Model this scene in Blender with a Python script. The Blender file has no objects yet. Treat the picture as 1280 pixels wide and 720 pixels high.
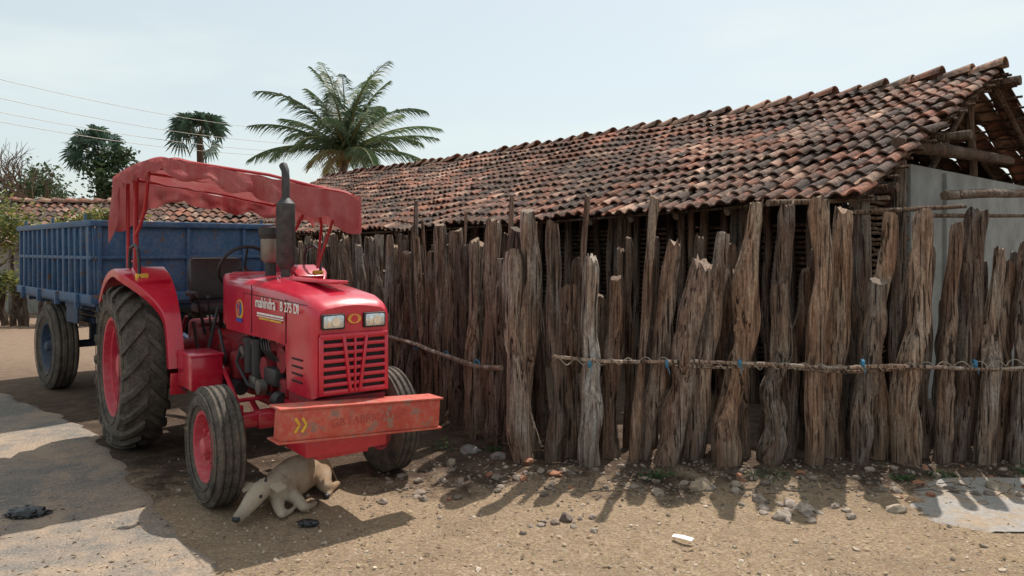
import bpy, bmesh, math, random
from mathutils import Vector, Matrix, noise, Euler
random.seed(7)
R=random.uniform
scene=bpy.context.scene
scene.view_settings.view_transform='Standard'
scene.view_settings.look='None'
scene.view_settings.exposure=0

# ---------------------------------------------------------------- helpers
class MB:
    def __init__(s): s.v=[];s.f=[];s.m=[];s.c=[]
    def add(s,vs,fs,mi=0,col=(1,1,1),M=None):
        o=len(s.v)
        for v in vs:
            v=Vector(v)
            if M is not None: v=M@v
            s.v.append(v); s.c.append(col)
        for f in fs:
            s.f.append([i+o for i in f]); s.m.append(mi)
    def box(s,c,size,bev=0.0,mi=0,rot=(0,0,0),col=(1,1,1),M=None):
        bm=bmesh.new(); bmesh.ops.create_cube(bm,size=1)
        for v in bm.verts: v.co=Vector((v.co.x*size[0],v.co.y*size[1],v.co.z*size[2]))
        if bev>0: bmesh.ops.bevel(bm,geom=list(bm.edges),offset=bev,segments=2,affect='EDGES',profile=.5)
        T=Matrix.Translation(c)@Euler(rot).to_matrix().to_4x4()
        if M is not None: T=M@T
        bm.verts.index_update()
        s.add([v.co.copy() for v in bm.verts],[[v.index for v in f.verts] for f in bm.faces],mi,col,T)
        bm.free()
    def tube(s,pts,rad,seg=10,mi=0,col=(1,1,1),M=None,caps=True,capmi=None,rn=0.0,seed=0,flute=0.0):
        pts=[Vector(p) for p in pts]; n=len(pts)
        if not isinstance(rad,(list,tuple)): rad=[rad]*n
        vs=[];fs=[]
        d=(pts[1]-pts[0]).normalized()
        up=Vector((0,0,1)) if abs(d.z)<.9 else Vector((1,0,0))
        a=d.cross(up).normalized(); 
        for i in range(n):
            if i==0: d=pts[1]-pts[0]
            elif i==n-1: d=pts[-1]-pts[-2]
            else: d=pts[i+1]-pts[i-1]
            d.normalize(); a=(a-d*a.dot(d)).normalized(); b=d.cross(a)
            for k in range(seg):
                t=2*math.pi*k/seg; r=rad[i]
                if rn: r*=1+rn*noise.noise(Vector((math.cos(t)*1.3+seed,math.sin(t)*1.3,i*.19+seed*.7)))
                if flute: r*=1+flute*noise.noise(Vector((math.cos(t)*4+seed*3,math.sin(t)*4,i*.12+seed)))
                vs.append(pts[i]+a*math.cos(t)*r+b*math.sin(t)*r)
        for i in range(n-1):
            for k in range(seg):
                k2=(k+1)%seg
                fs.append([i*seg+k,i*seg+k2,(i+1)*seg+k2,(i+1)*seg+k])
        s.add(vs,fs,mi,col,M)
        if caps:
            cm=mi if capmi is None else capmi
            s.add(vs[:seg],[list(range(seg))[::-1]],cm,col,M)
            s.add(vs[-seg:],[list(range(seg))],cm,col,M)
    def lathe(s,prof,seg=40,mi=0,M=None,col=(1,1,1)):
        vs=[];fs=[]
        for (y,r) in prof:
            for k in range(seg):
                t=2*math.pi*k/seg; vs.append((r*math.cos(t),y,r*math.sin(t)))
        for i in range(len(prof)-1):
            for k in range(seg):
                k2=(k+1)%seg
                fs.append([i*seg+k,(i+1)*seg+k,(i+1)*seg+k2,i*seg+k2])
        s.add(vs,fs,mi,col,M)
    def build(s,name,mats,parent=None,smooth=True,ang=38):
        me=bpy.data.meshes.new(name); me.from_pydata([tuple(v) for v in s.v],[],s.f)
        for m in mats: me.materials.append(m)
        me.polygons.foreach_set('material_index',s.m)
        at=me.color_attributes.new('Col','FLOAT_COLOR','POINT')
        flat=[]
        for c in s.c: flat+= [c[0],c[1],c[2],1]
        at.data.foreach_set('color',flat)
        if len(me.polygons)<60000:
            bm=bmesh.new(); bm.from_mesh(me); bmesh.ops.recalc_face_normals(bm,faces=bm.faces); bm.to_mesh(me); bm.free()
        if smooth:
            me.polygons.foreach_set('use_smooth',[True]*len(me.polygons))
            me.set_sharp_from_angle(angle=math.radians(ang))
        me.update()
        ob=bpy.data.objects.new(name,me); scene.collection.objects.link(ob)
        if parent: ob.parent=parent
        return ob
def empty(name,loc=(0,0,0),rz=0):
    e=bpy.data.objects.new(name,None); scene.collection.objects.link(e)
    e.location=loc; e.rotation_euler=(0,0,rz); e.empty_display_size=.2
    return e

# ---------------------------------------------------------------- materials
class NT:
    def __init__(s,name):
        s.m=bpy.data.materials.new(name); s.m.use_nodes=True
        s.t=s.m.node_tree; s.b=s.t.nodes['Principled BSDF']; s.out=s.t.nodes['Material Output']
        s.tc=s.t.nodes.new('ShaderNodeTexCoord')
    def n(s,t,**k):
        x=s.t.nodes.new(t)
        for a,b in k.items(): setattr(x,a,b)
        return x
    def l(s,a,b): s.t.links.new(a,b)
    def map(s,scale=(1,1,1),src='Object'):
        m=s.n('ShaderNodeMapping'); m.inputs['Scale'].default_value=scale
        s.l(s.tc.outputs[src],m.inputs['Vector']); return m.outputs[0]
    def noise(s,vec,scale,detail=5,rough=.6,dist=0):
        x=s.n('ShaderNodeTexNoise'); s.l(vec,x.inputs['Vector'])
        x.inputs['Scale'].default_value=scale; x.inputs['Detail'].default_value=detail
        x.inputs['Roughness'].default_value=rough; x.inputs['Distortion'].default_value=dist
        return x.outputs[0]
    def ramp(s,fac,stops):
        x=s.n('ShaderNodeValToRGB'); s.l(fac,x.inputs[0]); e=x.color_ramp.elements
        while len(e)<len(stops): e.new(.5)
        for i,(p,c) in enumerate(stops):
            e[i].position=p
            e[i].color=(c,c,c,1) if not isinstance(c,(tuple,list)) else (*c,1)
        return x.outputs[0]
    def mix(s,fac,a,b,mode='MIX'):
        x=s.n('ShaderNodeMix',data_type='RGBA',blend_type=mode)
        for sock,val in ((x.inputs[0],fac),(x.inputs[6],a),(x.inputs[7],b)):
            if isinstance(val,(int,float)):
                sock.default_value=val if sock.type=='VALUE' else (val,val,val,1)
            elif isinstance(val,(tuple,list)): sock.default_value=(*val,1)
            else: s.l(val,sock)
        return x.outputs[2]
    def math(s,op,a,b=0.0,clamp=False):
        x=s.n('ShaderNodeMath',operation=op,use_clamp=clamp)
        for sock,val in ((x.inputs[0],a),(x.inputs[1],b)):
            if isinstance(val,(int,float)): sock.default_value=val
            else: s.l(val,sock)
        return x.outputs[0]
    def bump(s,h,strength=.5,dist=.01):
        x=s.n('ShaderNodeBump'); s.l(h,x.inputs['Height'])
        x.inputs['Strength'].default_value=strength; x.inputs['Distance'].default_value=dist
        s.l(x.outputs[0],s.b.inputs['Normal'])
    def col(s,c):
        if isinstance(c,(tuple,list)): s.b.inputs['Base Color'].default_value=(*c,1)
        else: s.l(c,s.b.inputs['Base Color'])
    def set(s,rough=.6,metal=0,spec=.5,coat=0):
        if isinstance(rough,(int,float)): s.b.inputs['Roughness'].default_value=rough
        else: s.l(rough,s.b.inputs['Roughness'])
        s.b.inputs['Metallic'].default_value=metal
        s.b.inputs['Specular IOR Level'].default_value=spec
        s.b.inputs['Coat Weight'].default_value=coat
        s.b.inputs['Coat Roughness'].default_value=.12

def paint(name,c,dust=(.30,.20,.13),damt=.5,rough=.38,coat=.3,wear=None,wamt=.62,lowamt=.6):
    t=NT(name); v=t.map()
    n1=t.noise(v,3.5,6,.65); n2=t.noise(v,28,4,.7)
    base=t.mix(t.ramp(n1,[(.3,0),(.7,1)]),tuple(x*.8 for x in c),tuple(min(1,x*1.15) for x in c))
    d=t.ramp(t.mix(.5,n1,n2),[(.45,0),(.75,damt)])
    g=t.n('ShaderNodeNewGeometry'); sp=t.n('ShaderNodeSeparateXYZ'); t.l(g.outputs['Position'],sp.inputs[0])
    low=t.math('MULTIPLY',t.math('SUBTRACT',.85,sp.outputs[2]),lowamt,True)
    dd=t.math('ADD',t.math('MULTIPLY',low,n2,True),d,True)
    c1=t.mix(dd,base,dust)
    if wear:
        w=t.ramp(t.noise(v,9,7,.75),[(wamt,0),(wamt+.04,1)])
        c1=t.mix(w,c1,wear)
    t.col(c1); t.set(t.math('ADD',t.math('MULTIPLY',dd,.5),rough,True),0,.4,coat)
    t.bump(n2,.06,.003)
    return t.m
def simple(name,c,rough=.6,metal=0,var=.25,scale=12,spec=.5,bump=.1):
    t=NT(name); v=t.map(); n1=t.noise(v,scale,5,.65)
    t.col(t.mix(t.ramp(n1,[(.3,0),(.7,1)]),tuple(x*(1-var) for x in c),tuple(min(1,x*(1+var)) for x in c)))
    t.set(rough,metal,spec); t.bump(n1,bump,.01); return t.m
def vcolmat(name,build):
    t=NT(name); a=t.n('ShaderNodeAttribute',attribute_name='Col'); build(t,a.outputs['Color']); return t.m

M_red=paint('tractor_red',(.50,.003,.030),dust=(.38,.12,.09),damt=.18,rough=.32,coat=.6,lowamt=.40)
M_redd=paint('cast_red',(.27,.006,.018),dust=(.12,.07,.05),damt=.7,rough=.6,coat=0,wear=(.05,.03,.025),wamt=.57)
M_rim=paint('rim_red',(.50,.012,.05),dust=(.42,.24,.2),damt=.5,rough=.5,coat=.1)
M_frame=paint('frame_red',(.42,.02,.03),dust=(.35,.2,.15),damt=.3,rough=.5,coat=.1)
M_bump=paint('bumper_paint',(.48,.060,.040),dust=(.44,.22,.15),damt=.9,rough=.6,coat=0,wear=(.26,.14,.11),wamt=.55)
M_bumpt=simple('bumper_faded_text',(.38,.060,.048),.7)
M_blue=paint('trailer_blue',(.028,.085,.185),dust=(.20,.19,.18),damt=.6,rough=.55,coat=0,wear=(.12,.065,.04),wamt=.585)
M_blued=paint('trailer_blue_dark',(.015,.045,.10),dust=(.15,.12,.1),damt=.5,rough=.6,coat=0)
M_black=simple('black_metal',(.02,.02,.022),.5,0,.3)
M_grille=simple('grille_dark',(.008,.007,.007),.8,0,.3)
M_seat=simple('seat_vinyl',(.03,.028,.03),.5,0,.3,30)
M_muff=simple('exhaust_soot',(.06,.058,.06),.6,.5,.4,20)
M_chrome=simple('chrome',(.7,.7,.7),.2,1,.1)
M_lens=simple('lamp_glass',(.55,.58,.6),.08,.55,.35,60,.8,.3)
M_yel=simple('yellow_paint',(.65,.36,.03),.5)
M_white=simple('white_decal',(.75,.73,.7),.5)
M_gold=simple('gold_badge',(.6,.28,.06),.35,.4)
M_bluedec=simple('blue_decal',(.03,.06,.3),.5)
M_steel=simple('dull_steel',(.22,.2,.18),.5,.7)

t=NT('tyre_rubber'); v=t.map(); n1=t.noise(v,7,6,.7); n2=t.noise(v,60,4,.6)
t.col(t.mix(t.ramp(t.mix(.4,n1,n2),[(.38,0),(.62,1)]),(.030,.028,.028),(.14,.115,.09))); t.set(.85,0,.3); t.bump(n2,.25,.004); M_tyre=t.m

t=NT('canopy_cloth'); v=t.map(); n1=t.noise(v,2.6,6,.7); n2=t.noise(v,60,3,.6); n4=t.noise(t.map((1,1,.3)),14,5,.7)
c=t.mix(t.ramp(n1,[(.3,0),(.7,1)]),(.37,.055,.060),(.46,.17,.165)); c=t.mix(t.ramp(n4,[(.5,0),(.7,.45)]),c,(.48,.27,.24)); t.col(c); t.set(.85,0,.15); t.bump(t.mix(.5,n1,n2),.5,.03)
tr=t.n('ShaderNodeBsdfTranslucent'); t.l(c,tr.inputs[0]); mx=t.n('ShaderNodeMixShader'); mx.inputs[0].default_value=.3
t.l(t.b.outputs[0],mx.inputs[1]); t.l(tr.outputs[0],mx.inputs[2]); t.l(mx.outputs[0],t.out.inputs[0]); M_cloth=t.m

def bark(t,col):
    n1=t.noise(t.map((1,1,.05)),42,6,.72,.6); n2=t.noise(t.map((1,1,.3)),5.5,5,.65,.3); n3=t.noise(t.map((1,1,.4)),85,4,.72)
    cr=t.noise(t.map((1,1,.035)),50,2,.5,.6)
    c=t.ramp(n1,[(.35,(.060,.043,.036)),(.47,(.155,.118,.098)),(.57,(.255,.205,.172)),(.72,(.42,.36,.31))])
    c=t.mix(t.ramp(n2,[(.47,0),(.57,.8)]),c,t.mix(t.ramp(n1,[(.38,0),(.62,1)]),(.095,.055,.042),(.28,.195,.145)))
    c=t.mix(t.ramp(n2,[(.36,.65),(.45,0)]),c,t.mix(n3,(.16,.15,.14),(.40,.37,.34)))
    c=t.mix(1.0,c,t.ramp(n3,[(.3,.6),(.7,1.3)]),'MULTIPLY')
    crk=t.math('MULTIPLY',t.ramp(cr,[(.34,1),(.40,0)]),.92)
    c=t.mix(crk,c,(.020,.014,.012))
    c=t.mix(1.0,c,col,'MULTIPLY')
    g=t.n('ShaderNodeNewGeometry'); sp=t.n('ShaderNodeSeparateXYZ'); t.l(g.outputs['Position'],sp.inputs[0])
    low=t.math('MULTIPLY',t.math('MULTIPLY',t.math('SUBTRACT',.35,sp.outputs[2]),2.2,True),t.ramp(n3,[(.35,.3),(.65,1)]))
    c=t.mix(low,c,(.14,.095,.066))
    t.col(c); t.set(.92,0,.15); t.bump(t.mix(.5,t.mix(.4,n1,n3),t.ramp(cr,[(.32,0),(.44,1)])),1.0,.026)
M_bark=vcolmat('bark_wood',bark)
def cutw(t,col):
    n=t.noise(t.map(),60,5,.6); t.col(t.mix(1.0,t.ramp(n,[(.3,(.10,.073,.058)),(.7,(.28,.22,.175))]),col,'MULTIPLY')); t.set(.9,0,.2); t.bump(n,.4,.01)
M_cut=vcolmat('cut_wood',cutw)
def tile(t,col):
    n1=t.noise(t.map(),4.0,6,.78); n2=t.noise(t.map(),35,5,.7); n5=t.noise(t.map(),1.1,4,.6)
    c=t.mix(1.0,t.ramp(n2,[(.3,.65),(.7,1.3)]),col,'MULTIPLY')
    c=t.mix(t.ramp(t.mix(.35,n1,n5),[(.45,0),(.55,.85)]),c,t.mix(n2,(.03,.024,.021),(.11,.09,.078)))
    c=t.mix(t.ramp(n2,[(.56,0),(.72,.55)]),c,(.44,.33,.27))
    t.col(c); t.set(.92,0,.15); t.bump(n2,.6,.012)
M_tile=vcolmat('clay_tile',tile)
def leafm(t,col):
    t.col(col); t.set(.5,0,.5)
    tr=t.n('ShaderNodeBsdfTranslucent'); t.l(col,tr.inputs[0]); mx=t.n('ShaderNodeMixShader'); mx.inputs[0].default_value=.4
    t.l(t.b.outputs[0],mx.inputs[1]); t.l(tr.outputs[0],mx.inputs[2]); t.l(mx.outputs[0],t.out.inputs[0])
M_leaf=vcolmat('foliage',leafm)
def stonem(t,col):
    n=t.noise(t.map(),25,4,.65); t.col(t.mix(1.0,t.ramp(n,[(.3,.65),(.7,1.2)]),col,'MULTIPLY')); t.set(.9,0,.3); t.bump(n,.5,.01)
M_stone=vcolmat('stone',stonem)
M_cement=simple('cement_plaster',(.25,.25,.24),.9,0,.25,2.5,.2,.25)
M_mud=simple('mud_wall',(.10,.07,.05),.95,0,.35,4,.1,.4)
M_mudl=simple('painted_mud_wall',(.35,.33,.30),.95,0,.3,4,.1,.3)
M_dark=simple('shed_interior_painted_shade',(.018,.013,.01),.95,0,.3)  # near-black wall colour, the shed's interior shade painted in

# ---------------------------------------------------------------- camera / light
cd=bpy.data.cameras.new('Camera'); cam=bpy.data.objects.new('Camera',cd); scene.collection.objects.link(cam)
cam.location=(0,0,1.6); cam.rotation_euler=(math.radians(90),0,0)
cd.sensor_width=36; cd.lens=36*930/1280; cd.shift_y=-48/1280; cd.clip_end=3000; cd.clip_start=.05
scene.camera=cam
EL=math.radians(60); AZ=math.radians(27)
tosun=Vector((math.sin(AZ)*math.cos(EL),math.cos(AZ)*math.cos(EL),math.sin(EL)))
sd=bpy.data.lights.new('sun','SUN'); sd.energy=5.0; sd.angle=math.radians(.6); sd.color=(1,.95,.87)
so=bpy.data.objects.new('sun',sd); scene.collection.objects.link(so); so.rotation_euler=tosun.to_track_quat('Z','Y').to_euler(); so.location=(5,10,20)
w=bpy.data.worlds.new('World'); scene.world=w; w.use_nodes=True; wt=w.node_tree
bg=wt.nodes['Background']; sky=wt.nodes.new('ShaderNodeTexSky'); sky.sky_type='NISHITA'; sky.sun_disc=False
sky.sun_elevation=EL; sky.sun_rotation=AZ; sky.air_density=1.0; sky.dust_density=2.5; sky.ozone_density=1.0; sky.altitude=200
wtc=wt.nodes.new('ShaderNodeTexCoord'); wm=wt.nodes.new('ShaderNodeMapping'); wm.inputs['Scale'].default_value=(1.2,1.2,5)
wn=wt.nodes.new('ShaderNodeTexNoise'); wn.inputs['Scale'].default_value=2.2; wn.inputs['Detail'].default_value=6
wr=wt.nodes.new('ShaderNodeValToRGB'); wr.color_ramp.elements[0].position=.48; wr.color_ramp.elements[1].position=.75
wr.color_ramp.elements[0].color=(.60,.60,.60,1); wr.color_ramp.elements[1].color=(.88,.88,.88,1)
wx=wt.nodes.new('ShaderNodeMix'); wx.data_type='RGBA'; wx.inputs[7].default_value=(6.2,6.8,6.5,1)
wt.links.new(wtc.outputs['Generated'],wm.inputs[0]); wt.links.new(wm.outputs[0],wn.inputs[0]); wt.links.new(wn.outputs[0],wr.inputs[0])
wt.links.new(wr.outputs[0],wx.inputs[0]); wt.links.new(sky.outputs[0],wx.inputs[6]); wt.links.new(wx.outputs[2],bg.inputs[0])
bg.inputs[1].default_value=.138

# ---------------------------------------------------------------- ground
def gh(x,y):
    h=.014*noise.noise(Vector((x*.9,y*.9,3)))+.006*noise.noise(Vector((x*4,y*4,1)))
    if x>-1.2:
        h+=.05*math.exp(-((y-5.55)/.45)**2)*min(1,(x+1.2)/1.2)
    f=min(1,max(0,(14-abs(x))/4))*min(1,max(0,(16-y)/4))
    return h*f
def axis(a,b,st,far):
    r=[];x=a
    while x<=b: r.append(x); x+=st
    s=st;l=[a]
    while l[-1]>-far: s*=1.35; l.append(l[-1]-s)
    s=st;h=[r[-1]]
    while h[-1]<far: s*=1.35; h.append(h[-1]+s)
    return l[:0:-1]+r+h[1:]
def grid(xs,ys,f,name,mat):
    mb=MB(); vs=[];fs=[]
    for j,y in enumerate(ys):
        for i,x in enumerate(xs): vs.append((x,y,f(x,y)))
    n=len(xs)
    for j in range(len(ys)-1):
        for i in range(n-1): fs.append([j*n+i,j*n+i+1,(j+1)*n+i+1,(j+1)*n+i])
    mb.add(vs,fs); return mb.build(name,[mat],ang=180)
t=NT('dirt_ground'); v=t.map()
nB=t.noise(v,6,6,.7); nC=t.noise(v,50,6,.8); nD=t.noise(v,1.6,6,.68,.5); nF=t.noise(v,15,5,.75)
vo=t.n('ShaderNodeTexVoronoi'); vo.inputs['Scale'].default_value=44; t.l(v,vo.inputs['Vector'])
sp=t.n('ShaderNodeSeparateXYZ'); t.l(v,sp.inputs[0])
sand=t.ramp(nC,[(.32,(.20,.13,.078)),(.5,(.49,.35,.225)),(.66,(.72,.57,.42))])
sand=t.mix(t.ramp(nF,[(.42,.0),(.62,.7)]),sand,t.mix(nC,(.22,.145,.09),(.54,.385,.26)))
sand=t.mix(t.ramp(nD,[(.48,0),(.68,.6)]),sand,t.mix(nC,(.14,.095,.062),(.40,.29,.20)))
sand=t.mix(t.ramp(vo.outputs['Distance'],[(.0,.85),(.22,0)]),sand,t.mix(1.0,vo.outputs['Color'],(.75,.62,.50),'MULTIPLY'))
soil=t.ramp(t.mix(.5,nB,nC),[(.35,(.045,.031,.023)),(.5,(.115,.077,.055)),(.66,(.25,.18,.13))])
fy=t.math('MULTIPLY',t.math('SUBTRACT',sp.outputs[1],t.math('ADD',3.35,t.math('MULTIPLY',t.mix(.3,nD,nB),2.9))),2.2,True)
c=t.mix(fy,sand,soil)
far=t.math('MULTIPLY',t.math('SUBTRACT',sp.outputs[1],7.0),.25,True)
c=t.mix(far,c,t.mix(nB,(.20,.13,.09),(.40,.29,.21)))
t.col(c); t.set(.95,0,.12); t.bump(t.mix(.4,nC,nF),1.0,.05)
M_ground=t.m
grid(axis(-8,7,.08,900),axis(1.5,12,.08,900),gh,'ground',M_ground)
t=NT('road_surface'); v=t.map(); nB=t.noise(v,1.1,6,.7,.4); nC=t.noise(v,80,5,.78); nE=t.noise(v,6,6,.75)
c=t.ramp(nC,[(.3,(.10,.09,.082)),(.5,(.20,.18,.16)),(.72,(.38,.34,.30))])
c=t.mix(t.ramp(t.mix(.35,nB,nE),[(.43,0),(.57,.85)]),c,t.ramp(nC,[(.3,(.24,.17,.115)),(.7,(.56,.42,.31))]))
t.col(c); t.set(.9,0,.15); t.bump(nC,.7,.015); M_road=t.m
def edge(y):
    pts=[(0,.6),(2,-.3),(3.65,-1.40),(5.17,-2.60),(6.5,-3.6),(8.5,-5.9),(10,-7.5)]
    for (a,b),(c_,d) in zip(pts,pts[1:]):
        if a<=y<=c_: return b+(d-b)*(y-a)/(c_-a)+.12*noise.noise(Vector((y*3,0,0)))+.07*noise.noise(Vector((y*11,5,0)))
    return -7.5
def sheet(rows,left,right,n,name,mat,dz=.006):
    mb=MB(); vs=[];fs=[]
    for y in rows:
        a,b=left(y),right(y)
        for i in range(n):
            x=a+(b-a)*i/(n-1); ed=min(1,min(i,n-1-i)/2)
            vs.append((x,y,gh(x,y)+(dz if ed>0 else -.012)))
    for j in range(len(rows)-1):
        for i in range(n-1): fs.append([j*n+i,j*n+i+1,(j+1)*n+i+1,(j+1)*n+i])
    mb.add(vs,fs); return mb.build(name,[mat],ang=180)
sheet([.5+.08*i for i in range(100)],lambda y:-11+.2*noise.noise(Vector((y*2,9,0))),edge,110,'road',M_road,.008)
t=NT('concrete_slab'); v=t.map(); nC=t.noise(v,40,6,.7); nB=t.noise(v,4,6,.7)
c=t.mix(t.ramp(nC,[(.3,0),(.7,1)]),(.22,.20,.185),(.38,.35,.32)); c=t.mix(t.ramp(nB,[(.46,0),(.60,.8)]),c,t.mix(nC,(.20,.14,.09),(.46,.33,.22)))
t.col(c); t.set(.9,0,.2); t.bump(nC,.4,.01)
sheet([4.2+.04*i for i in range(24)],lambda y:2.45+.45*abs((y-4.55)/.6)**1.6+.22*noise.noise(Vector((y*4,0,2)))+.08*noise.noise(Vector((y*15,0,2))),lambda y:6.2,60,'pavement',t.m,.010)

ICO={}
def ico(sub):
    if sub not in ICO:
        bm=bmesh.new(); bmesh.ops.create_icosphere(bm,subdivisions=sub,radius=1)
        bm.verts.index_update(); ICO[sub]=([v.co.copy() for v in bm.verts],[[v.index for v in f.verts] for f in bm.faces]); bm.free()
    return ICO[sub]
def stone(mb,x,y,r,sub,col,z=None,sink=.35):
    vs,fs=ico(sub); sx,sy,sz=R(.8,1.4),R(.7,1.2),R(.45,.85); q=Euler((R(-.3,.3),R(-.3,.3),R(0,6))).to_matrix()
    o=Vector((R(0,99),R(0,99),0)); out=[]
    for v in vs:
        k=1+.5*noise.noise(v*1.5+o); out.append(q@Vector((v.x*sx*k,v.y*sy*k,v.z*sz*k))*r)
    zz=(gh(x,y) if z is None else z)+r*sz*(1-2*sink)
    mb.add(out,fs,0,col,Matrix.Translation((x,y,zz)))
def onroad(x,y): return y<8.4 and x<edge(y)
mb=MB()
for i in range(5200):
    y=2.8+abs(random.gauss(0,1.3)); x=R(-.75,.75)*y*1.05
    if y>6.3: continue
    if onroad(x,y) and random.random()<.8: continue
    if noise.noise(Vector((x*1.2,y*1.2,7)))<R(-.4,.25): continue
    g=R(.22,.55); stone(mb,x,y,R(.0025,.0075)*(1+2*(random.random()**12)),1,(g*1.1,g*.88,g*.68))
for i in range(1500):
    x=R(-1.0,4.6); y=5.12+random.gauss(0,.27)
    if y>5.6: continue
    g=R(.10,.28); stone(mb,x,y,R(.005,.016),1,(g*1.15,g*.9,g*.70))
mb.build('gravel',[M_stone],smooth=False)
mb=MB()
for i in range(150):
    x=R(-.9,4.5); y=5.08+random.gauss(0,.2)
    if y>5.35 or y<4.4: continue
    g=R(.12,.30); c=(g*1.18,g*.93,g*.74)
    if random.random()<.14: c=(.33,.15,.09)
    stone(mb,x,y,R(.012,.036),2,c)
for i in range(26):
    x=1.72+random.gauss(0,.22); y=4.58+random.gauss(0,.1); g=R(.20,.34); stone(mb,x,y,R(.02,.045),2,(g*1.15,g*.93,g*.76))
for i in range(16):
    x=.35+random.gauss(0,.14); y=4.38+random.gauss(0,.09); g=R(.14,.30); stone(mb,x,y,R(.008,.025),2,(g*1.15,g*.93,g*.76))
for x,y,r,c in [(-.32,5.75,.085,(.2,.18,.17)),(-.1,5.55,.06,(.22,.19,.17)),(.12,5.42,.065,(.34,.16,.10)),(.3,5.2,.045,(.33,.15,.09)),(1.25,4.95,.06,(.3,.23,.16)),(2.35,4.55,.05,(.36,.29,.22)),(2.55,4.7,.045,(.34,.22,.14)),(-.45,5.45,.04,(.3,.26,.2)),(.25,4.35,.03,(.2,.15,.12)),(.32,4.4,.04,(.16,.12,.1)),(.95,4.85,.045,(.3,.24,.18)),(1.5,5.0,.05,(.3,.24,.18)),(3.2,4.95,.05,(.3,.24,.18))]:
    stone(mb,x,y,r,2,c)
mb.build('rocks',[M_stone],ang=30)
mb=MB()
for i in range(2400):
    y=3+abs(random.gauss(0,1.6)); x=R(-.72,.72)*y
    if y>6.2: continue
    z=gh(x,y)+.012; a=R(0,6.28); l=R(.005,.022); wd=l*R(.1,.5); d=Vector((math.cos(a),math.sin(a),R(-.2,.3)))*l; e=Vector((-math.sin(a),math.cos(a),R(-.3,.3)))*wd
    p=Vector((x,y,z)); c=random.choice([(.15,.10,.06),(.28,.19,.11),(.4,.31,.2),(.11,.075,.05)])
    mb.add([p-d,p+e,p+d,p-e],[[0,1,2,3]],0,c)
mb.build('leaf_litter',[M_stone],smooth=False)

# ---------------------------------------------------------------- fence
def post(mb,bx,by,tx,ty,h,r,col,seg=20,z0=-.05,jag=None):
    n=24; pts=[];rad=[]; s=R(0,100)
    lump=R(.04,.16); taper=R(.62,1.0)
    for i in range(n+1):
        t=i/n
        wob=Vector((noise.noise(Vector((s,t*1.9,0)))+.35*noise.noise(Vector((s,t*6,3))),noise.noise(Vector((s,t*2.0,9))),0))*r*1.3*math.sin(math.pi*min(1,t*1.1))
        pts.append(Vector((bx+(tx-bx)*t,by+(ty-by)*t,z0+(h-z0)*t))+wob)
        k=1+lump*2*noise.noise(Vector((s*1.7,t*5.0,4)))
        rad.append(r*(1.05+(taper-1.05)*t)*k)
    rad[-1]*=.84
    o=len(mb.v)
    mb.tube(pts,rad,seg,0,col,capmi=1,rn=R(.3,.65),seed=s,flute=R(.04,.24) if seg>14 else 0)
    if seg>14:
        for q in range(random.choice([0,1,1,2,3])):      # knots and branch stubs
            ti=random.randint(4,n-4); a=R(3.4,6.0); kp=pts[ti]+Vector((math.cos(a),math.sin(a),0))*rad[ti]; kr=r*R(.35,.6); am=r*R(.15,.38)
            for i in range(o,len(mb.v)):
                dv=mb.v[i]-kp; dq=(dv.x*dv.x+dv.y*dv.y+dv.z*dv.z*.5)/(kr*kr)
                if dq<4: mb.v[i]=mb.v[i]+Vector((math.cos(a),math.sin(a),.15))*am*math.exp(-dq)
    sl=Vector((R(-.45,.45),R(-.45,.45))); ctr=pts[-1]
    j=jag if jag is not None else random.choice([.004,.010,.016,.028])
    for i in range(o,len(mb.v)):
        v=mb.v[i]
        if v.z>h-.03 and (v-ctr).length<r*2.5:
            a=math.atan2(v.y-ctr.y,v.x-ctr.x)
            v.z+= (v.x-ctr.x)*sl.x+(v.y-ctr.y)*sl.y + j*noise.noise(Vector((math.cos(a)*2.2+s,math.sin(a)*2.2,s)))*2
def pcol():
    return random.choice([(1,.98,.96),(.74,.69,.67),(1.15,1.05,.98),(.60,.56,.55),(1.25,1.22,1.19),(.88,.76,.70),(1.05,.92,.83),(.9,.9,.89),(1.3,1.15,1.02),(.95,.86,.80)])
def sc(c,k): return tuple(x*k for x in c)
front=[(.09,.0,1.58,.072),(.15,.12,1.89,.08),(.30,.30,1.79,.055),(.41,.43,1.32,.066),(.56,.58,1.54,.075),(.74,.78,1.39,.066),(.88,1.035,1.98,.034),(.95,1.21,1.64,.070),(1.09,1.39,1.5,.082),
(1.33,1.585,1.72,.083),(1.53,1.79,1.93,.095),(1.74,1.70,1.43,.06),(1.91,1.965,1.33,.083),(2.04,2.06,1.93,.062),(2.2,2.25,1.95,.067),(2.38,2.51,1.9,.086),(2.54,2.67,1.37,.070),(2.71,2.83,1.86,.076),
(2.87,3.02,1.88,.086),(3.05,3.15,1.64,.070),(3.15,3.28,1.79,.062),(3.29,3.48,1.88,.080),(3.44,3.6,1.6,.066),(3.58,3.73,1.49,.074),(3.70,3.82,1.67,.07),(3.86,3.98,1.8,.085),(4.03,4.12,1.6,.076),(4.2,4.3,1.85,.085),(4.4,4.45,1.7,.08),(4.6,4.62,1.75,.085)]
fence=MB()
for i,(xb,xt,h,r) in enumerate(front):
    y=5.5+(.08 if i%2 else -.06)+R(-.03,.03)
    c=pcol(); jg=None
    if abs(xb-.56)<.01: c=(1.4,1.5,1.55); jg=.04
    if i in (7,8): c=(1.1,1.0,.95); jg=.05
    if i in (10,15,17,18): c=(1.3,1.14,1.0)
    post(fence,xb,y,xt,y+R(-.04,.08),h,r,c,jag=jg)
x=.05
while x<4.8:
    post(fence,x,5.92+R(-.07,.07),x+R(-.10,.18),5.94+R(-.05,.05),R(1.1,1.75),R(.035,.068),sc(pcol(),.55),16); x+=R(.14,.22)  # back row: shadow behind the front posts painted in as a darker tint
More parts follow.
